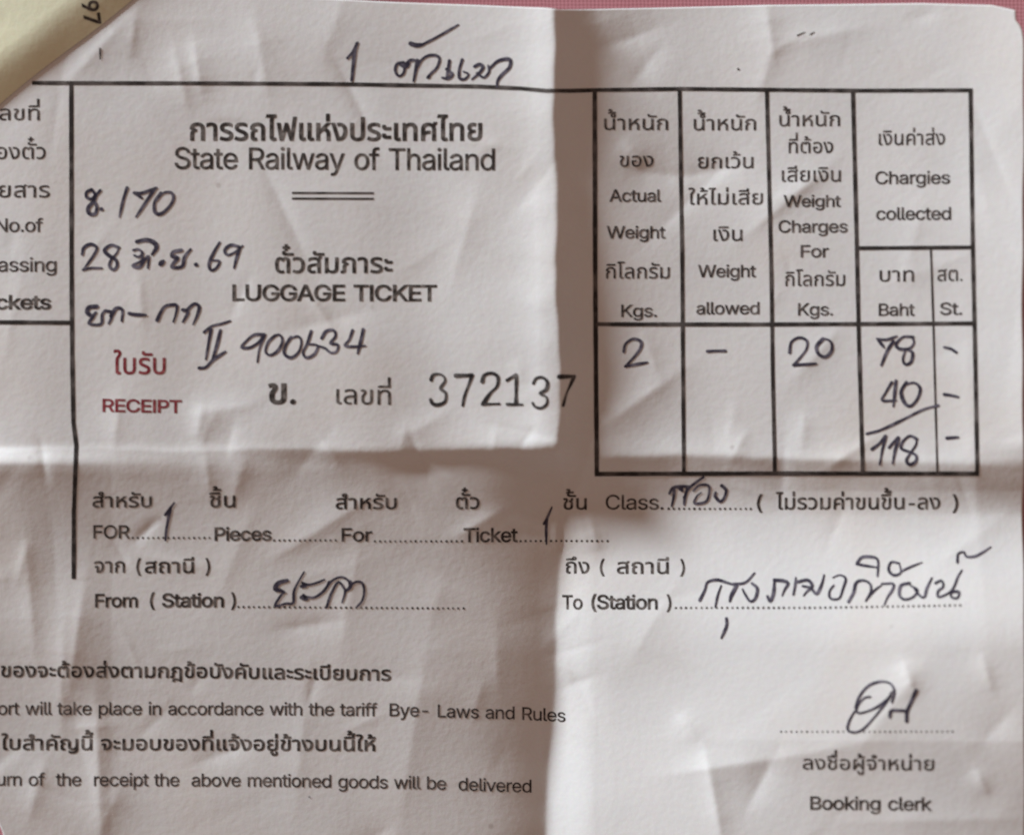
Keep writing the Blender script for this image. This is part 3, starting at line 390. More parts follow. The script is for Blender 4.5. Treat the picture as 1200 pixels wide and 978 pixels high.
ฮ|560|275,-10 181,4 114,47 73,119 60,224 62,268 65,314 275,314 275,244 149,244 149,224 163,126 180,95 205,76 273,62 315,66 351,79 380,103 402,141 416,196 420,270 416,337 404,391 382,432 351,461 308,478 253,484 162,472 78,436 78,519 127,539 191,553 264,558 359,544 397,524 428,495 467,459 492,407 506,343 511,269 505,187 488,119 458,63 414,23 353,-2|426,471 376,518 425,538 442,558 448,584 535,584 521,530 481,492
ะ|338|153,344 87,357 50,389 39,430 44,461 55,488 130,476 126,462 123,444 130,423 156,414 299,414 299,344|153,64 87,77 50,109 39,150 44,181 55,208 130,196 126,182 123,164 130,143 156,134 299,134 299,64
า|406|236,0 236,389 230,432 214,461 183,478 138,484 71,475 10,448 10,528 67,548 155,558 245,543 279,523 304,494 320,453 325,402 325,0
ำ|406|236,0 236,389 230,432 214,461 183,478 138,484 71,475 10,448 10,528 67,548 155,558 245,543 279,523 304,494 320,453 325,402 325,0|-160,611 -205,617 -239,635 -261,663 -268,701 -261,740 -239,768 -205,785 -160,791 -115,785 -80,768 -58,740 -50,701 -58,663 -80,635 -115,617|-160,658 -124,670 -111,701 -124,733 -160,744 -196,733 -208,701 -196,670
เ|295|205,-10 153,-1 112,31 100,59 96,95 96,548 185,548 185,106 195,73 227,63 246,65 265,70 277,5 240,-7
แ|568|205,-10 153,-1 112,31 100,59 96,95 96,548 185,548 185,106 195,73 227,63 246,65 265,70 277,5 240,-7|478,-10 426,-1 385,31 373,59 369,95 369,548 458,548 458,106 468,73 500,63 519,65 538,70 550,5 513,-7
โ|308|110,448 110,644 103,696 82,730 49,750 9,756 9,794 83,826 350,826 350,756 147,756 146,752 184,707 195,671 199,627 199,448|219,-10 167,-1 126,31 114,59 110,95 110,548 199,548 199,106 209,73 241,63 260,65 279,70 291,5 254,-7
ใ|289|196,-10 143,-1 102,31 90,59 86,95 86,486 91,532 108,566 140,609 177,660 189,704 185,729 172,748 149,758 118,762 62,753 19,735 19,811 62,827 129,834 189,827 236,805 266,767 276,714 261,644 226,590 198,553 181,524 175,484 175,106 185,73 216,63 237,65 255,70 267,5 231,-7
ไ|304|110,448 110,627 117,689 136,727 162,752 161,756 -13,756 10,826 292,826 292,756 257,750 227,732 206,698 199,644 199,448|219,-10 167,-1 126,31 114,59 110,95 110,548 199,548 199,106 209,73 241,63 260,65 279,70 291,5 254,-7
ั|0|-216,635 -283,647 -320,678 -331,718 -327,751 -315,779 -240,766 -244,753 -246,735 -238,713 -211,703 42,703 42,635
ิ|0|-514,635 -514,674 -441,706 -89,706 -89,635
ี|0|-514,635 -514,674 -441,706 -89,706 -89,635|-172,674 -172,787 -88,787 -88,674
ึ|0|-514,635 -514,674 -441,706 -242,706 -255,681 -262,702 -263,717 -257,751 -239,777 -209,794 -171,800 -132,794 -102,777 -82,750 -76,716 -82,685 -99,659 -127,641 -166,635|-169,678 -138,690 -127,717 -139,745 -170,756 -201,746 -212,718 -202,690
ื|0|-514,635 -514,674 -441,706 -89,706 -89,635|-308,674 -308,787 -234,787 -234,674|-162,674 -162,787 -89,787 -89,674
ุ|0|-169,-261 -169,-155 -175,-136 -191,-130 -202,-131 -212,-134 -219,-74 -187,-67 -158,-64 -128,-68 -107,-81 -94,-100 -90,-126 -90,-261
ู|0|-219,-265 -275,-259 -317,-240 -342,-209 -350,-167 -350,-150 -359,-130 -382,-130 -388,-70 -361,-65 -340,-64 -309,-68 -289,-80 -277,-99 -273,-125 -273,-159 -261,-191 -220,-204 -179,-191 -167,-159 -167,-67 -89,-67 -89,-164 -97,-207 -122,-239 -163,-259
็|0|-193,620 -241,632 -272,666 -322,623 -373,630 -413,652 -438,686 -447,734 -443,769 -431,797 -389,834 -333,846 -100,846 -100,786 -320,786 -360,773 -372,755 -376,730 -365,696 -328,682 -272,732 -253,732 -237,695 -222,683 -202,679 -174,690 -164,719 -164,732 -99,732 -99,718 -105,675 -125,645 -154,626
่|0|-178,635 -178,846 -90,846 -90,635
้|0|-368,635 -368,679 -327,691 -292,711 -278,741 -286,762 -309,770 -330,766 -348,759 -368,814 -324,835 -284,840 -248,835 -222,818 -205,793 -199,762 -214,714 -247,681 -257,705 -58,705 -58,635
๊|0|-318,630 -362,637 -394,658 -414,690 -421,732 -414,775 -395,807 -363,828 -321,838 -265,802 -210,838 -162,828 -131,808 -114,780 -108,747 -115,713 -136,686 -140,700 -37,700 -37,635 -217,635 -217,677 -192,696 -180,730 -192,765 -214,776 -262,747 -268,747 -316,776 -337,765 -347,731 -336,695 -305,682 -294,683 -282,687 -269,640 -289,633
๋|0|-240,635 -240,846 -164,846 -164,635|-316,707 -316,771 -88,771 -88,707
์|0|-253,606 -265,635 -269,669 -260,709 -228,739 -164,751 -27,751 -27,682 -141,682 -173,675 -185,649 -183,634 -176,618
'''
FONT = {}
for ln in GLYPHS.strip('\n').split('\n'):
    p = ln.split('|')
    FONT[p[0]] = (float(p[1]), [np.array([[float(q) for q in t.split(',')] for t in c.split()]) for c in p[2:]])

LATIN_CAP, THAI_X = 507.0, 558.0
TONES = '่้๊๋์'
UPPER = 'ัิีึื'
LOWER = 'ุู'
TALL = 'ปฝฟฬ'

def is_thai(ch): return 0x0E00 <= ord(ch) <= 0x0E7F

def area(p):
    return 0.5 * np.sum(p[:, 0] * np.roll(p[:, 1], -1) - np.roll(p[:, 0], -1) * p[:, 1])

_tri = {}
def glyph_tris(ch, bold):
    """filled triangles of one character, outline pushed outwards by `bold`"""
    key = (ch, bold)
    if key in _tri: return _tri[key]
    cons = FONT[ch][1]
    sgn = math.copysign(1, area(max(cons, key=lambda c: abs(area(c)))))
    pts, edges, loops = [], [], []
    for c in cons:
        e = np.roll(c, -1, 0) - c
        e /= np.maximum(np.linalg.norm(e, axis=1, keepdims=True), 1e-6)
        nn = np.stack([e[:, 1], -e[:, 0]], 1) * sgn
        m = nn + np.roll(nn, 1, 0)
        k = np.maximum((m * m).sum(1, keepdims=True), 0.5)
        q = c + m * 2 / k * bold
        q = q + rs.normal(0, 0.05, q.shape)
        b0 = len(pts)
        pts += [Vector((float(a), float(b))) for a, b in q]
        edges += [(b0 + i, b0 + (i + 1) % len(q)) for i in range(len(q))]
        loops.append(q)
    vo, eo, fo, _, _, _ = delaunay_2d_cdt(pts, edges, [], 0, 0.02)
    P = np.array([[a.x, a.y] for a in vo])
    F = np.array([f for f in fo if len(f) == 3], int)
    cen = P[F].mean(1)
    wn = np.zeros(len(F))
    for q in loops:
        a, b = q, np.roll(q, -1, 0)
        for i in range(len(q)):
            (x0, y0), (x1, y1) = a[i], b[i]
            isl = (x1 - x0) * (cen[:, 1] - y0) - (cen[:, 0] - x0) * (y1 - y0)
            wn += ((y0 <= cen[:, 1]) & (y1 > cen[:, 1]) & (isl > 0)).astype(int)
            wn -= ((y0 > cen[:, 1]) & (y1 <= cen[:, 1]) & (isl < 0)).astype(int)
    F = F[np.abs(wn) > 0.5]
    _tri[key] = (P, F)
    return _tri[key]

def layout(text, h, lat=1.0):
    """characters with their x, y and scale; Thai tone marks are lifted over upper vowels"""
    out, x = [], 0.0
    for i, ch in enumerate(text):
        if ch == ' ':
            x += h * (0.5 if any(is_thai(c) for c in text) else 0.43); continue
        s = h / (THAI_X if is_thai(ch) else LATIN_CAP)
        dy = dx = 0
        if ch in TONES:
            if i and text[i - 1] in UPPER or (i + 1 < len(text) and text[i + 1] == 'ำ'):
                dy = 175
        if ch in TONES + UPPER:
            b = text[i - 1] if text[i - 1] not in UPPER + LOWER else text[i - 2]
            if b in TALL: dx = -120
        out.append((ch, x + dx * s, dy * s, s))
        x += (FONT[ch][0] - (0 if is_thai(ch) else 30)) * s
    return out, x

def drape(name, P, F, mat, parent, surf, eps, step=3.6):
    """flat triangles in photograph pixels laid on a surface as a printed film"""
    bm = bmesh.new()
    vs = [bm.verts.new((p[0], p[1], 0)) for p in P]
    for f in F:
        try: bm.faces.new([vs[i] for i in f])
        except ValueError: pass
    for _ in range(3):
        long = [e for e in bm.edges if e.calc_length() > step]
        if not long: break
        bmesh.ops.subdivide_edges(bm, edges=long, cuts=1, use_grid_fill=False)
        bmesh.ops.triangulate(bm, faces=[f for f in bm.faces if len(f.verts) > 3])
    q = np.array([v.co[:] for v in bm.verts])
    z = surf(q[:, 0], q[:, 1]) + eps
    for v, a, zz in zip(bm.verts, q, z):
        v.co = W(a[0], a[1], zz)
    for f in bm.faces:
        f.normal_update()
        if f.normal.z < 0: f.normal_flip()
        f.smooth = True
    me = bpy.data.meshes.new(name); bm.to_mesh(me); bm.free()
    return link(name, me, mat, parent)

def write(name, text, x0, x1, base, h, bold=0, mat=None, parent=None, eps=0.3, surf=H, label=None):
    """printed words from x0 to x1 on the baseline `base` (a number or [(x, y), ...]), capital height h"""
    lay, _ = layout(text, h)
    lo_, hi_ = 1e9, -1e9
    items = []
    for ch, gx, gy, s in lay:
        P, F = glyph_tris(ch, bold)
        q = P * s + (gx, gy)
        lo_, hi_ = min(lo_, q[:, 0].min()), max(hi_, q[:, 0].max())
        items.append((q, F))
    k = (x1 - x0) / (hi_ - lo_)
    PP, FF, b0 = [], [], 0
    for q, F in items:
        X = x0 + (q[:, 0] - lo_) * k
        yb = base if not isinstance(base, list) else np.interp(X, [a for a, _ in base], [b for _, b in base])
        PP.append(np.stack([X, yb - q[:, 1]], 1)); FF.append(F + b0); b0 += len(q)
    o = drape(name, np.concatenate(PP), np.concatenate(FF), mat or PRINT, parent or ticket, surf, eps)
    if label: o['label'] = label
    return o

def spline(pts, step=2.0, smooth=True):
    p = np.array(pts, float)
    if len(p) < 3 or not smooth:
        out = [p[0]]
        for a, b in zip(p[:-1], p[1:]):
            n = max(1, int(math.ceil(np.linalg.norm(b - a) / step)))
            out += [a + (b - a) * i / n for i in range(1, n + 1)]
        return np.array(out)
    q = np.vstack([2 * p[0] - p[1], p, 2 * p[-1] - p[-2]])
    out = []
    for i in range(1, len(q) - 2):
        n = max(2, int(np.linalg.norm(q[i + 1] - q[i]) / step))
        for j in range(n):
            t = j / n
            a, b, c, d = q[i - 1], q[i], q[i + 1], q[i + 2]
            out.append(0.5 * (2 * b + (c - a) * t + (2 * a - 5 * b + 4 * c - d) * t * t + (3 * b - a - 3 * c + d) * t ** 3))
    out.append(q[-2])
    return np.array(out)

def ribbon(line, w, taper=0.0, wob=0.0, caps=True):
    """a stroke of width w along a line -> points, triangles"""
    d = np.gradient(line, axis=0)
    d /= np.maximum(np.linalg.norm(d, axis=1, keepdims=True), 1e-6)
    nn = np.stack([-d[:, 1], d[:, 0]], 1)
    t = np.linspace(0, 1, len(line))
    ww = w / 2 * np.ones(len(line))
    if wob:
        ph = rs.uniform(0, 6.28, 3)
        s = np.arange(len(line)) * 2.0
        ww *= 1 + wob * (np.sin(s * 0.21 + ph[0]) * 0.6 + np.sin(s * 0.093 + ph[1]) * 0.6)
    if taper: ww *= 1 - taper * np.clip((t - 0.55) / 0.45, 0, 1) ** 1.5
    n = len(line)
    P = [line + nn * ww[:, None], line - nn * ww[:, None]]
    F = []
    for i in range(n - 1):
        F += [(i, i + 1, n + i), (i + 1, n + i + 1, n + i)]
    b0 = 2 * n
    if caps:
        for e, sg in ((0, -1), (n - 1, 1)):
            arc = [line[e] + ww[e] * (math.cos(a) * nn[e] + sg * math.sin(a) * d[e]) for a in np.linspace(0, math.pi, 7)[1:-1]]
            P.append(np.array(arc))
            ring = [e] + list(range(b0, b0 + len(arc))) + [n + e]
            F += [(ring[0], ring[k], ring[k + 1]) for k in range(1, len(ring) - 1)]
            b0 += len(arc)
    return np.concatenate(P), np.array(F, int)

def strokes(name, lines, w=3.6, mat=None, parent=None, eps=0.5, smooth=True, taper=0.35, wob=0.16, surf=H, label=None, caps=True):
    """pen strokes; a stroke may be (width, points)"""
    meshes = []
    PP, FF, b0 = [], [], 0
    for ln in lines:
        ww = w
        if isinstance(ln[0], (int, float)): ww, ln = ln
        if len(ln) == 1: ln = [ln[0], (ln[0][0] + 0.8, ln[0][1] + 0.6)]
        P, F = ribbon(spline(ln, 2.0, smooth), ww * 0.94, taper, wob, caps)
        PP.append(P); FF.append(F + b0); b0 += len(P)
    o = drape(name, np.concatenate(PP), np.concatenate(FF), mat or PEN, parent or ticket, surf, eps, 4.0)
    if label: o['label'] = label
    return o

def dots(name, x0, x1, base, parent=None, mat=None, size=2.9, pitch=6.0):
    PP, FF = [], []
    n = int((x1 - x0) / pitch) + 1
    for i in range(n):
        x = x0 + i * pitch + rs.uniform(-0.25, 0.25)
        y = base if not isinstance(base, list) else np.interp(x, [a for a, _ in base], [b for _, b in base])
        r = size / 2 * rs.uniform(0.88, 1.1)
        k = len(PP) * 8
        PP.append(np.array([(x + r * math.cos(a), y + r * math.sin(a)) for a in np.arange(8) * math.pi / 4]))
        FF.append(np.array([(k, k + j, k + j + 1) for j in range(1, 7)]))
    return drape(name, np.concatenate(PP), np.concatenate(FF), mat or PRINT, parent or ticket, H, 0.3, 50)

def rule(name, lines, parent=None, mat=None, eps=0.26):
    PP, FF, b0 = [], [], 0
    for w, pts in lines:
        P, F = ribbon(spline(pts, 3.0, False), w, 0, 0.05, False)
        PP.append(P); FF.append(F + b0); b0 += len(P)
    return drape(name, np.concatenate(PP), np.concatenate(FF), mat or RULE, parent or ticket, H, eps, 4.0)

# ------------------------------------------------------------------ ruled lines
border = rule('border_rule', [
    (4.8, [(37, 97), (83, 97.2), (260, 97.6), (400, 98.5), (560, 101.5), (610, 104), (640, 107.2), (665, 107), (700, 105.5), (800, 104), (1000, 106.8), (1137.5, 107.2)])])
side = rule('side_rule', [(5.2, [(83, 97), (83.5, 300), (84.5, 420), (86, 495), (89.5, 522), (89, 545), (86.5, 600), (86, 678)])], eps=0.30)
stub = rule('cell_rule', [(5.0, [(-160, 376.5), (0, 377.5), (83, 378)])], eps=0.34)
grid = rule('charge_table', [
    (5.4, [(697, 106), (697.5, 300), (698.5, 440), (699.5, 555)]),
    (4.6, [(796.5, 106), (799.5, 300), (800.5, 440), (801.5, 555)]),
    (4.6, [(898.5, 107), (904, 326), (905.5, 440), (908, 555)]),
    (4.8, [(999, 107), (1003.5, 290), (1006, 400), (1010.5, 555)]),
    (4.8, [(1135.5, 105), (1138, 290), (1140.5, 400), (1143.2, 557)]),
    (2.4, [(1089.5, 293), (1092.5, 380), (1097, 555)]),
], eps=0.34)
rule('table_rule', [(4.8, [(697, 379.8), (900, 380), (1141, 379.2)]), (4.6, [(1003.5, 291), (1138, 290.5)]), (5.2, [(697, 555.4), (900, 554.6), (1145.6, 554.6)])], parent=grid, eps=0.40)
rule('double_rule', [(2.6, [(342, 226), (438, 226.3)]), (2.6, [(342, 232.6), (438, 233)])])

# ------------------------------------------------------------------ printed headings
write('title', 'การรถไฟแห่งประเทศไทย', 222, 565, [(222, 164), (565, 164.5)], 20, 23)
write('title', 'State Railway of Thailand', 204, 580, [(204, 197.5), (580, 199.5)], 25, 7)
write('heading', 'ตั๋วสัมภาระ', 322, 460, [(322, 319.5), (460, 319.5)], 18, 18)
write('heading', 'LUGGAGE TICKET', 272, 512, [(272, 352), (512, 352.5)], 18.2, 18)
write('receipt_heading', 'ใบรับ', 133, 194, 438, 19, 12, RED, label='red Thai word for receipt')
write('receipt_heading', 'RECEIPT', 120, 213, [(120, 482), (213, 483.5)], 14.5, 16, RED, label='red word RECEIPT in capitals')
write('series_letter', 'ข.', 314, 347, 472.5, 23, 26, label='large bold Thai letter before the serial number')
write('caption', 'เลขที่', 394, 458, [(394, 473), (458, 474)], 17.5, 5)

for t, x0, x1, b, h, bo in [('เลขที่', -9, 46, 140.5, 13.5, 3), ('ของตั๋ว', -20, 53, 186, 14, 3), ('โดยสาร', -32, 58, 231, 14, 3),
                             ('No.of', -6, 50, 271.5, 15.5, 3), ('Passing', -17, 66, 318, 16, 3), ('Tickets', -28, 60, 362, 16, 14)]:
    write('cell_heading', t, x0, x1, b, h, bo + 5, PRINT if bo > 10 else PRINT_WORN, parent=stub)

for t, x0, x1, b, h in [
    ('น้ำหนัก', 708, 783, 152, 13.2), ('ของ', 726, 766, 195, 12.8), ('Actual', 714, 775, 236, 14), ('Weight', 711, 780, 279, 14),
    ('กิโลกรัม', 710, 785, 326, 13.2), ('Kgs.', 728, 770, 371, 14),
    ('น้ำหนัก', 813, 886, 152.5, 13.2), ('ยกเว้น', 818, 883, 197, 13.2), ('ให้ไม่เสีย', 807, 894, 239.5, 13.2), ('เงิน', 836, 870, 282, 13.2),
    ('Weight', 818, 886, 324.5, 14), ('allowed', 816, 890, 368, 14),
    ('น้ำหนัก', 913, 984, 148, 12.8), ('ที่ต้อง', 924, 976, 179.5, 13), ('เสียเงิน', 916, 985, 213, 13.2), ('Weight', 918, 985, 242.5, 13.4),
    ('Charges', 912, 993, 272.5, 14), ('For', 938, 971, 301.5, 14), ('กิโลกรัม', 920, 990, 335, 13), ('Kgs.', 935, 976, 369.5, 14),
    ('เงินค่าส่ง', 1029, 1106, 170.5, 13.2), ('Chargies', 1025, 1112, 216, 14.4), ('collected', 1026, 1113, 258, 14.4),
    ('บาท', 1030, 1070, 330, 13), ('Baht', 1029, 1071, 370, 14), ('สต.', 1097, 1126, 329.5, 13), ('St.', 1100, 1126, 369, 14)]:
    write('column_heading', t, x0, x1, b, h, 9 if is_thai(t[0]) else 11, PRINT_WORN, parent=grid)

# ------------------------------------------------------------------ printed form lines
for t, x0, x1, b, h, bo in [
    ('สำหรับ', 108, 178, 594, 12.6, 12), ('ชิ้น', 245, 276, 594, 13.4, 12), ('สำหรับ', 393, 465, 596, 12.6, 12), ('ตั๋ว', 534, 562, 596, 13.4, 12), ('ชั้น', 660, 688, 597, 13.2, 10),
    ('Class.', 710, 778, 597, 17, 0), ('(', 887, 894, 597, 17, 4), ('ไม่รวมค่าขนขึ้น-ลง', 909, 1101, [(909, 596.5), (1101, 596)], 13.6, 9), (')', 1115, 1122, 597, 17, 4),
    ('FOR', 109, 152, 630.5, 15, 6), ('Pieces', 251, 318, 633, 15, 12), ('For', 400, 436, 634, 15, 8), ('Ticket', 543, 607, 635, 16, 10),
    ('จาก', 110, 146, 670.5, 13, 10), ('(', 159, 165, 671, 16, 6), ('สถานี', 169, 227, 671, 13, 11), (')', 240, 246, 671, 16, 6),
    ('From', 111, 161, 711, 15, 12), ('(', 175, 181, 711, 16, 8), ('Station', 189, 262, 711, 15.5, 14), (')', 270, 276, 711, 16, 8),
    ('ถึง', 663, 691, 672, 13.6, 8), ('(', 703, 709, 672, 16, 4), ('สถานี', 723, 784, 672, 13.6, 9), (')', 797, 803, 672, 16, 4),
    ('To', 659, 683, 714, 16, 8), ('(Station', 693, 771, 713.5, 16, 12), (')', 781, 787, 713.5, 16, 8),
    ('ลงชื่อผู้จำหน่าย', 939, 1091, [(939, 899), (1091, 899)], 12.4, 7), ('Booking clerk', 948, 1089, 946, 15, 8)]:
    write('caption', t, x0, x1, b, h, bo + 5)
for x0, x1, b in [(155, 250, 630), (321, 398, 633), (439, 541, 634.2), (610, 712, [(610, 634.2), (712, 634)]), (279, 546, [(279, 711), (546, 713)]),
                  (784, 884, 596), (792, 1124, [(792, 712), (960, 711), (1124, 707.5)])]:
    dots('dotted_line', x0, x1, b)
dots('dotted_line', 914, 1116, [(914, 855.5), (1116, 853.5)], mat=PRINT_WORN, size=2.3)

write('small_print', 'ของจะต้องส่งตามกฎข้อบังคับและระเบียบการ', 0.5, 458, [(0, 792.5), (230, 794), (458, 797.5)], 12.6, 22)
write('small_print', 'ort will take place in accordance with the tariff  Bye- Laws and Rules', -3, 663,
      [(0, 837), (330, 838), (480, 839.5), (600, 843.5), (640, 846), (663, 847)], 14.8, 7, PRINT_WORN)
write('small_print', 'ใบสำคัญนี้ จะมอบของที่แจ้งอยู่ข้างบนนี้ให้', 1, 440, [(0, 878), (440, 880)], 12.8, 20)
write('small_print', 'urn of  the  receipt the  above mentioned goods will be  delivered', -4, 623,
      [(0, 920), (330, 922), (500, 925), (623, 930)], 14.8, 7, PRINT_WORN)

# ------------------------------------------------------------------ the stamped serial number
strokes('serial_number', [
    [(505, 445), (507, 439.5), (513, 438), (519, 440), (521.5, 446), (516, 455), (522, 460), (521.5, 470), (514, 474), (507, 473), (504.5, 468)],
    (4.6, [(534, 440), (553, 439.5)]), [(553, 440), (549, 451), (544.5, 463), (542, 475)],
    (4.4, [(565, 447), (567, 440), (575, 437), (583, 441), (582.5, 452), (574, 461), (566, 473)]), [(565, 473.5), (585, 473)],
    [(594, 445.5), (604.5, 439)], (4.6, [(605, 440), (604.5, 473)]), [(594, 473.5), (612, 474)],
    [(625, 449), (628, 443.5), (635, 442), (641, 447), (640, 456), (632.5, 461), (640, 465), (640.5, 473), (634, 478), (627, 476.5), (624, 472)],
    (4.6, [(655, 441.5), (673, 441)]), [(673, 441), (669, 450), (664, 461), (660, 475)],
], 3.7, STAMP, taper=0, wob=0.26, label='stamped six digit serial number')

# ------------------------------------------------------------------ handwriting
strokes('handwritten_note', [
    [(407, 68), (413, 61), (419, 50)], (5, [(418, 51), (415.5, 60), (414, 74), (412, 94)])], 4.2, label='large pen digit 1 above the rule')
strokes('handwritten_note', [
    (5, [(481, 51), (488, 53), (496, 52)]), (3.2, [(494, 52.5), (505, 47), (518, 40), (537, 29)]),
    [(473, 73), (465, 75), (463, 83), (467, 89), (472.5, 86), (474, 78), (471, 74)], (7.5, [(471, 75), (475, 77), (478, 75)]), [(476, 75), (481, 70.5), (489, 71)],
    (4.6, [(489, 71), (487, 82), (484.5, 95)]), [(489, 78), (494, 70), (502, 65), (511, 65), (515, 69), (512, 79), (505, 86), (501, 91)], (5.5, [(502, 90), (501, 91)]),
    [(526.5, 71), (525, 82), (523, 93)], [(523, 81), (530, 87), (525, 92), (518, 91)],
    [(541.5, 70), (538, 82), (538.5, 92), (545, 92.5), (549, 87), (543, 84)],
    [(556, 78), (562, 75.5), (566, 79), (561, 86), (553, 93)], [(559, 86), (567, 91), (573, 84), (572, 77)],
    (4.4, [(574, 80), (584, 71.5), (597, 70), (597, 79), (588, 88), (583, 95), (582.5, 102)])], 3.8, label='pen note in Thai above the rule')
strokes('handwritten_note', [
    [(107, 222), (101, 225), (101, 231), (107, 233), (111, 228), (107, 222)], (4.6, [(117, 223), (112, 229), (109, 236), (103, 243), (104, 250), (111, 250.5), (113, 242), (109, 234)]),
    (5.5, [(118.5, 245)]), [(148.5, 220), (144, 234), (139.5, 254)], (4.2, [(157, 226), (166, 226), (183, 220)]), [(159, 227), (166, 232)], [(181, 221), (171, 236), (159, 254)],
    [(188, 226), (181, 236), (181, 248), (188, 250.5), (198, 242), (203, 232), (200, 225.5), (191, 226), (183, 235)]], 4.0, label='pen number 170 after a Thai letter')
strokes('handwritten_note', [
    [(96, 298), (98, 290), (106, 286), (113, 290), (110, 298), (103, 308), (97, 316)], (3.6, [(97, 316), (106, 314), (119, 314)]),
    (4.2, [(139, 290), (130, 287), (122, 293), (127, 299), (135, 304), (137, 311), (133, 316), (128, 312), (130, 304), (136, 297), (139, 290)]),
    (5.4, [(160, 283), (171, 281), (180, 284), (183, 290), (178, 298)]), [(156, 293), (162, 292), (167, 297), (162, 301), (157, 299)], [(166, 298), (166, 305), (155, 311), (163, 313), (169, 305), (174, 300), (173, 314)],
    (6, [(188, 309), (191, 306)]), (4.8, [(212, 293), (203, 295), (201, 300), (208, 302), (204, 307), (201, 313), (213, 312), (216, 301), (223, 292)]), (5, [(229.5, 310)]),
    [(257, 284), (250, 296), (244.5, 309), (247, 316.5), (253, 314), (257, 306), (248, 305)], [(280, 289), (270, 287), (263, 293), (266, 298.5), (274, 296), (284, 288)], [(281, 290), (277, 302), (274, 314)]], 3.8, label='pen date with a Thai month')
strokes('handwritten_note', [
    (5.5, [(113, 359), (104, 360), (102, 366), (108, 370), (112, 366)]), [(109, 371), (104, 379), (118, 379.5), (119.5, 368), (123, 364)],
    [(123, 364), (131, 366), (130, 373), (127, 379)], (4.8, [(130, 370), (136, 361), (143, 363), (142.5, 376)]), (4.4, [(151, 367), (158, 368.5), (171, 369)]),
    (4.2, [(184, 375), (188, 366), (193, 359), (201, 357), (207, 358), (206, 367), (203, 377)]), (4.6, [(214, 363), (220, 365), (217, 372), (214, 377)]), [(218, 364), (227, 356), (233, 359), (231, 369), (226, 380)]], 4.0, label='pen route initials joined by a dash')
strokes('handwritten_note', [
    [(239, 389), (248, 382), (260, 379), (269.5, 376)], [(247, 386), (244, 403), (241, 421)], (4.6, [(258, 387), (254, 404), (249, 420)]), (4.2, [(233, 431), (241, 430), (250, 421), (264, 412)]),
    [(310, 392), (297, 392.5), (286, 402), (283, 407), (293, 407), (304, 400), (310, 392), (304, 408), (301.5, 424)],
    [(322, 393), (314, 401), (311, 412), (317, 416), (326, 410), (331, 399), (327, 392), (319, 395)], [(341, 395), (335, 404), (333, 414), (341, 419), (350, 412), (353, 400), (349, 394), (338, 397)],
    [(364.5, 388), (360, 402), (355, 413), (359, 419), (368, 415), (372, 405), (361, 403)], [(377, 396), (382, 388), (391, 387), (393, 394), (387, 402), (396, 404), (394, 412), (387, 413), (381, 408), (372, 405)],
    [(413, 387), (409, 398), (404, 405), (417, 406), (428, 405)], (4.6, [(425.5, 386), (423, 398), (419, 414)])], 3.7, label='pen Roman numeral two and six digit number')
strokes('handwritten_entry', [[(731, 412), (733, 403), (742, 397), (751, 400), (751, 407), (745, 416), (733, 429)], [(733, 429), (745, 427), (758.5, 424.5)]], 3.8, parent=grid)
strokes('handwritten_entry', [[(829, 411.5), (839, 411), (850, 411)]], 4.0, parent=grid, taper=0.1)
strokes('handwritten_entry', [[(925, 413), (927, 401), (936, 395.5), (945, 399), (945, 408), (939, 417), (930, 427)], (4.4, [(930, 427.5), (942, 427), (956, 426)]), (4.2, [(964, 397), (956.5, 406), (959, 415), (967, 418), (974, 411), (973.5, 401), (966, 397), (960, 401)])], 3.6, parent=grid)
strokes('handwritten_entry', [[(1027, 397), (1038, 398), (1050, 394)], [(1029, 399), (1035, 407)], (4.0, [(1046, 400), (1039, 411), (1032, 428)]),
    [(1069, 395), (1057, 395), (1049, 404), (1054, 409), (1065, 408), (1070, 401), (1067, 394)], [(1060, 409), (1068, 413), (1066.5, 424), (1060, 427), (1057, 421), (1060, 410)]], 3.6, parent=grid)
strokes('handwritten_entry', [[(1044, 448), (1037, 460), (1033, 469), (1049, 469)], (4.4, [(1049, 446), (1047.5, 460), (1046, 476)]), (4.2, [(1061, 448), (1055, 459), (1059, 472), (1066, 475.5), (1074, 467), (1077, 455), (1070, 448.5), (1058, 451)])], 3.6, parent=grid)
strokes('handwritten_entry', [(3.4, [(1015, 508), (1030, 504), (1052, 494), (1080, 480), (1098, 475)])], 3.4, parent=grid, taper=0)
strokes('handwritten_entry', [[(1021, 526), (1030, 519), (1037, 510), (1033, 527), (1030, 544)], [(1041, 524), (1052, 512), (1048, 527), (1045, 543)],
    [(1073, 514), (1065, 510.5), (1057, 517), (1055, 525), (1064, 529), (1072, 533), (1072, 540), (1065, 544), (1061, 539), (1066, 530), (1072, 521), (1073, 514)]], 3.8, parent=grid)
for ln in ([(1105, 407), (1113, 409), (1119, 413)], [(1105, 462), (1112, 463), (1121, 465)], [(1108, 513), (1121, 512)]):
    strokes('handwritten_entry', [ln], 3.8, parent=grid, taper=0.1)
strokes('handwritten_count', [[(193.5, 603), (198, 597), (204, 589)], (4.0, [(199, 597), (196.5, 610), (194.5, 621), (193.5, 633)])], 3.6)
strokes('handwritten_count', [[(637.5, 614), (641, 608), (647, 594.5)], [(641.5, 607), (640.3, 620), (640.5, 638)]], 3.2)
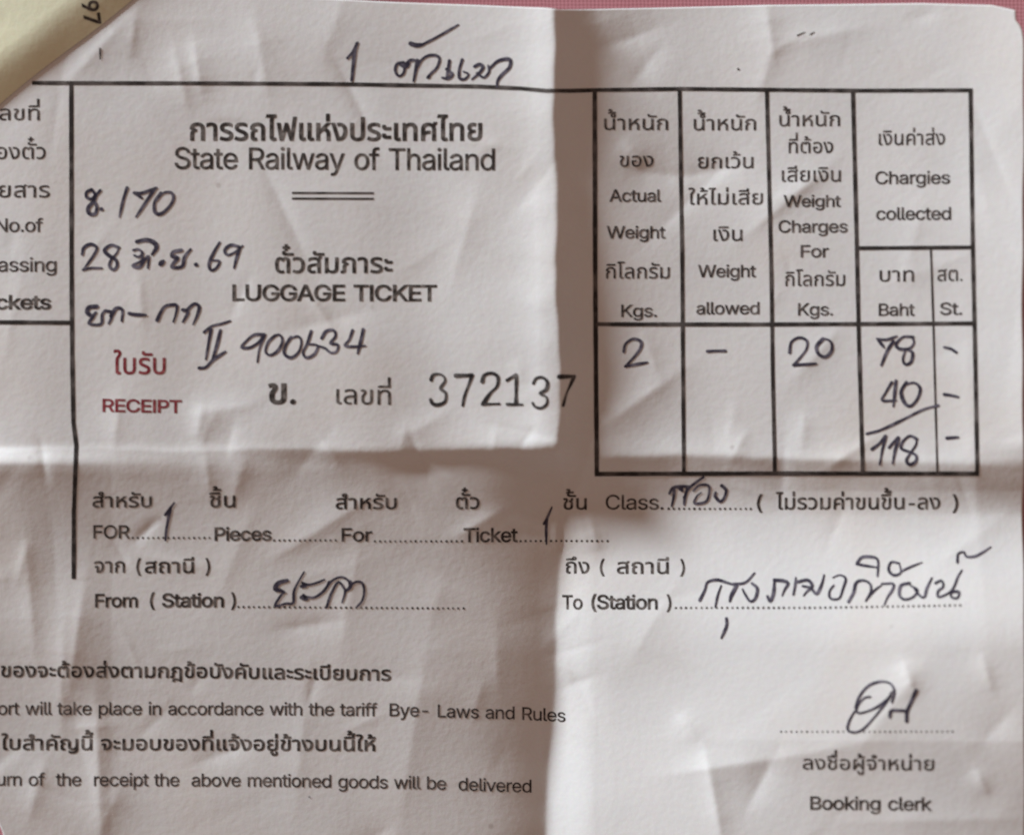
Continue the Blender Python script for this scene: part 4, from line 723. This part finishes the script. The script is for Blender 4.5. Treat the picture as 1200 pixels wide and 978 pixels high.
strokes('handwritten_class', [
    (4.2, [(785, 578), (789, 571.5), (799, 570), (808, 570)]), (4.0, [(790, 573), (790, 581), (787.5, 593)]), (6, [(797, 572), (800, 575)]), (4.4, [(806, 572), (803, 582), (802, 591)]),
    [(824.5, 559), (816, 565), (808, 572), (801, 583)], [(813, 575), (820, 568.5), (830.5, 569), (831, 579), (827, 588), (814, 589.5), (817, 581), (822, 577)], (4.4, [(846, 569), (851, 574), (849, 583), (844, 587.5), (838, 581), (839, 577)])], 3.2)
strokes('handwritten_station', [
    (5.2, [(336, 680), (326, 683), (322, 690), (329, 692), (333, 694)]), [(332, 694), (327, 700), (322, 710), (335, 707), (343, 706.5), (344, 693), (349, 682), (356, 670)],
    (5.2, [(353, 687), (359, 686), (354, 683)]), (3.0, [(354, 683), (361, 685), (370, 683), (380, 679)]), (5.2, [(353, 700), (359, 702), (355, 697)]), (3.2, [(356, 699), (367, 700), (376, 695), (382, 688), (385, 681)]),
    [(379, 693), (388, 681), (399, 676), (407, 679.5), (411, 687)], (4.2, [(382.5, 711), (386, 700), (388, 694)]), (3.0, [(384, 704), (392, 687), (397, 682), (402, 688), (404, 694), (400.5, 706)]), (4.6, [(410, 682), (410, 688), (404, 693)]),
    [(409, 688), (416, 682), (424, 683), (426.5, 693), (424, 704), (418, 711)]], 3.3)
strokes('handwritten_station', [
    (3.8, [(820, 703), (826, 691), (829, 682), (840, 679), (851, 682), (863, 686)]), (2.8, [(845, 686), (841, 697), (838, 711)]), (4.6, [(863, 686), (857, 697), (855, 704)]), (3.2, [(858, 684), (873, 682), (884, 671)]),
    (4.0, [(851, 724), (851, 733), (845, 747)]), (3.6, [(881, 683), (887, 689), (885, 700), (879, 704), (873, 696), (870, 690)]),
    (4.4, [(899, 698), (902, 704), (906, 694), (907, 680)]), (4.0, [(907, 679), (918, 680), (923, 683), (919, 690), (916, 697)]), (2.8, [(929, 696), (931, 686), (932, 676)]),
    (4.0, [(934, 681), (946, 679), (951, 686), (945, 692), (941, 697)]), (3.6, [(940, 686), (949, 688), (956, 695), (962, 684), (965, 673)]),
    (3.0, [(976, 685), (971, 692), (972, 700), (982, 700), (987, 688), (990, 677), (983, 673), (975, 676)]), (3.8, [(993, 704), (999, 693), (1002, 682), (1010, 679), (1018, 683), (1019, 692), (1013, 703)]), (3.0, [(1016, 699), (1024, 690), (1031, 685)]),
    (3.8, [(1004, 658), (1010, 652), (1024, 652.5), (1028, 658), (1027, 674)]), (3.6, [(1003, 660), (1013, 662), (1027, 664)]),
    (3.0, [(1032, 683), (1045, 683), (1044, 690), (1038, 699), (1034, 708)]), (3.2, [(1052, 659), (1043, 658), (1040, 667), (1046, 673), (1054, 670), (1053, 661)]), (2.8, [(1054, 669), (1064, 664), (1079, 658)]),
    (3.6, [(1064, 682), (1054, 685), (1052, 696), (1058, 701), (1068, 698), (1073, 690), (1065, 685)]), (3.4, [(1070, 689), (1076, 697), (1081, 698), (1084, 688), (1090, 676)]),
    (3.2, [(1094, 682), (1101, 679), (1103, 686), (1097, 691), (1097, 698), (1108, 694), (1115, 687), (1120, 675), (1125, 667)]), (3.6, [(1112, 692), (1121, 692), (1119, 699), (1112, 698), (1112, 692)]),
    (3.2, [(1120, 658), (1121, 648), (1128, 646), (1130, 651), (1140, 651), (1150, 646), (1159, 640)])], 3.3)
strokes('signature', [
    (2.9, [(1017, 814), (1011, 815), (1004, 822), (1001, 830), (1004, 833), (1013, 831), (1026, 825), (1037, 816), (1042, 808)]),
    (3.2, [(1000, 827), (1004, 815), (1011, 805), (1019, 799), (1031, 796), (1041, 799), (1045, 808), (1042, 820)]),
    (2.9, [(1041, 812), (1031, 826), (1018, 842), (1008, 852), (998, 855.5), (991, 852), (993, 842), (999, 831)]),
    (4.0, [(1039.5, 837), (1041, 830), (1050, 829.5), (1058, 830)]), (4.4, [(1070, 806), (1064, 820), (1059.5, 831), (1059, 842)])], 3.4, taper=0.1)

# specks and a scuff on the top margin
strokes('ink_speck', [(2.6, [(117, 57), (117, 69)])], mat=PRINT_WORN, taper=0.3)
strokes('ink_speck', [(1.3, [(934, 42), (943, 38)]), (1.6, [(949, 41), (954, 38)])], mat=PRINT_WORN)
strokes('ink_speck', [(2.4, [(865, 81)])], mat=PRINT_WORN)
strokes('ink_speck', [(2.0, [(362, 934)])], mat=PRINT_WORN)

# ------------------------------------------------------------------ the cream slip lying over the corner
slip = empty('paper_slip', 'cream paper slip with rounded edge lying over the top left corner of the ticket', 'paper slip')
EN = np.array([0.62, 0.785]); EN /= np.linalg.norm(EN)        # across the turned edge, towards the ticket
ED = np.array([EN[1], -EN[0]])                                   # along it, towards the upper right
E0 = np.array([0.0, 121.0])
ROLL = 46.0
def slip_height(t):
    """height over the ticket at t pixels inside the edge"""
    t = np.maximum(t, 0)
    q = np.clip(t / ROLL, 0, 1)
    return 1.4 + 10.0 * np.sin(q * math.pi / 2) - 0.035 * np.maximum(t - ROLL, 0) * np.exp(-np.maximum(t - ROLL, 0) / 300)
def slip_surf(x, y):
    p = np.stack([np.asarray(x, float), np.asarray(y, float)], -1) - E0
    t = -(p @ EN)
    return H(x, y) + slip_height(t)
na, nt_ = 120, 90
ts = np.concatenate([ROLL * (1 - np.cos(np.linspace(0, math.pi / 2, 45))), np.linspace(ROLL + 3, 420, nt_ - 45)])
al = np.linspace(-330, 420, na)
bm = bmesh.new()
g = []
for t in ts:
    row = []
    for a in al:
        wv = 1.2 * math.sin(a * 0.03) * math.exp(-t / 40)
        p = E0 + ED * a - EN * (t + wv)
        row.append(bm.verts.new((p[0], p[1], t)))
    g.append(row)
q = np.array([v_.co[:] for v_ in bm.verts])
zz = H(q[:, 0], q[:, 1]) + slip_height(q[:, 2])
for v_, c, z in zip(bm.verts, q, zz):
    v_.co = W(c[0], c[1], z)
for i in range(len(ts) - 1):
    for j in range(na - 1):
        f = bm.faces.new((g[i][j], g[i][j + 1], g[i + 1][j + 1], g[i + 1][j])); f.smooth = True
bmesh.ops.recalc_face_normals(bm, faces=bm.faces)
me = bpy.data.meshes.new('sheet'); bm.to_mesh(me); bm.free()
sh = link('sheet', me, SLIP, slip)
sm = sh.modifiers.new('thickness', 'SOLIDIFY'); sm.thickness = 1.2 * S; sm.offset = 0

# the digits printed on the turned edge of the slip, read downwards
ang = math.radians(82)
def turned(name, text, x, y, h, bold):
    lay, _ = layout(text, h)
    PP, FF, b0 = [], [], 0
    for ch, gx, gy, s in lay:
        P, F = glyph_tris(ch, bold)
        q = P * s * (1.0, 1.0) + (gx, gy)
        X = x + q[:, 0] * math.cos(ang) + q[:, 1] * math.sin(ang)
        Y = y + q[:, 0] * math.sin(ang) - q[:, 1] * math.cos(ang)
        PP.append(np.stack([X, Y], 1)); FF.append(F + b0); b0 += len(P)
    return drape(name, np.concatenate(PP), np.concatenate(FF), PRINT, slip, slip_surf, 1.6, 2.5)
turned('printed_number', '97', 96, 1, 18, 22)
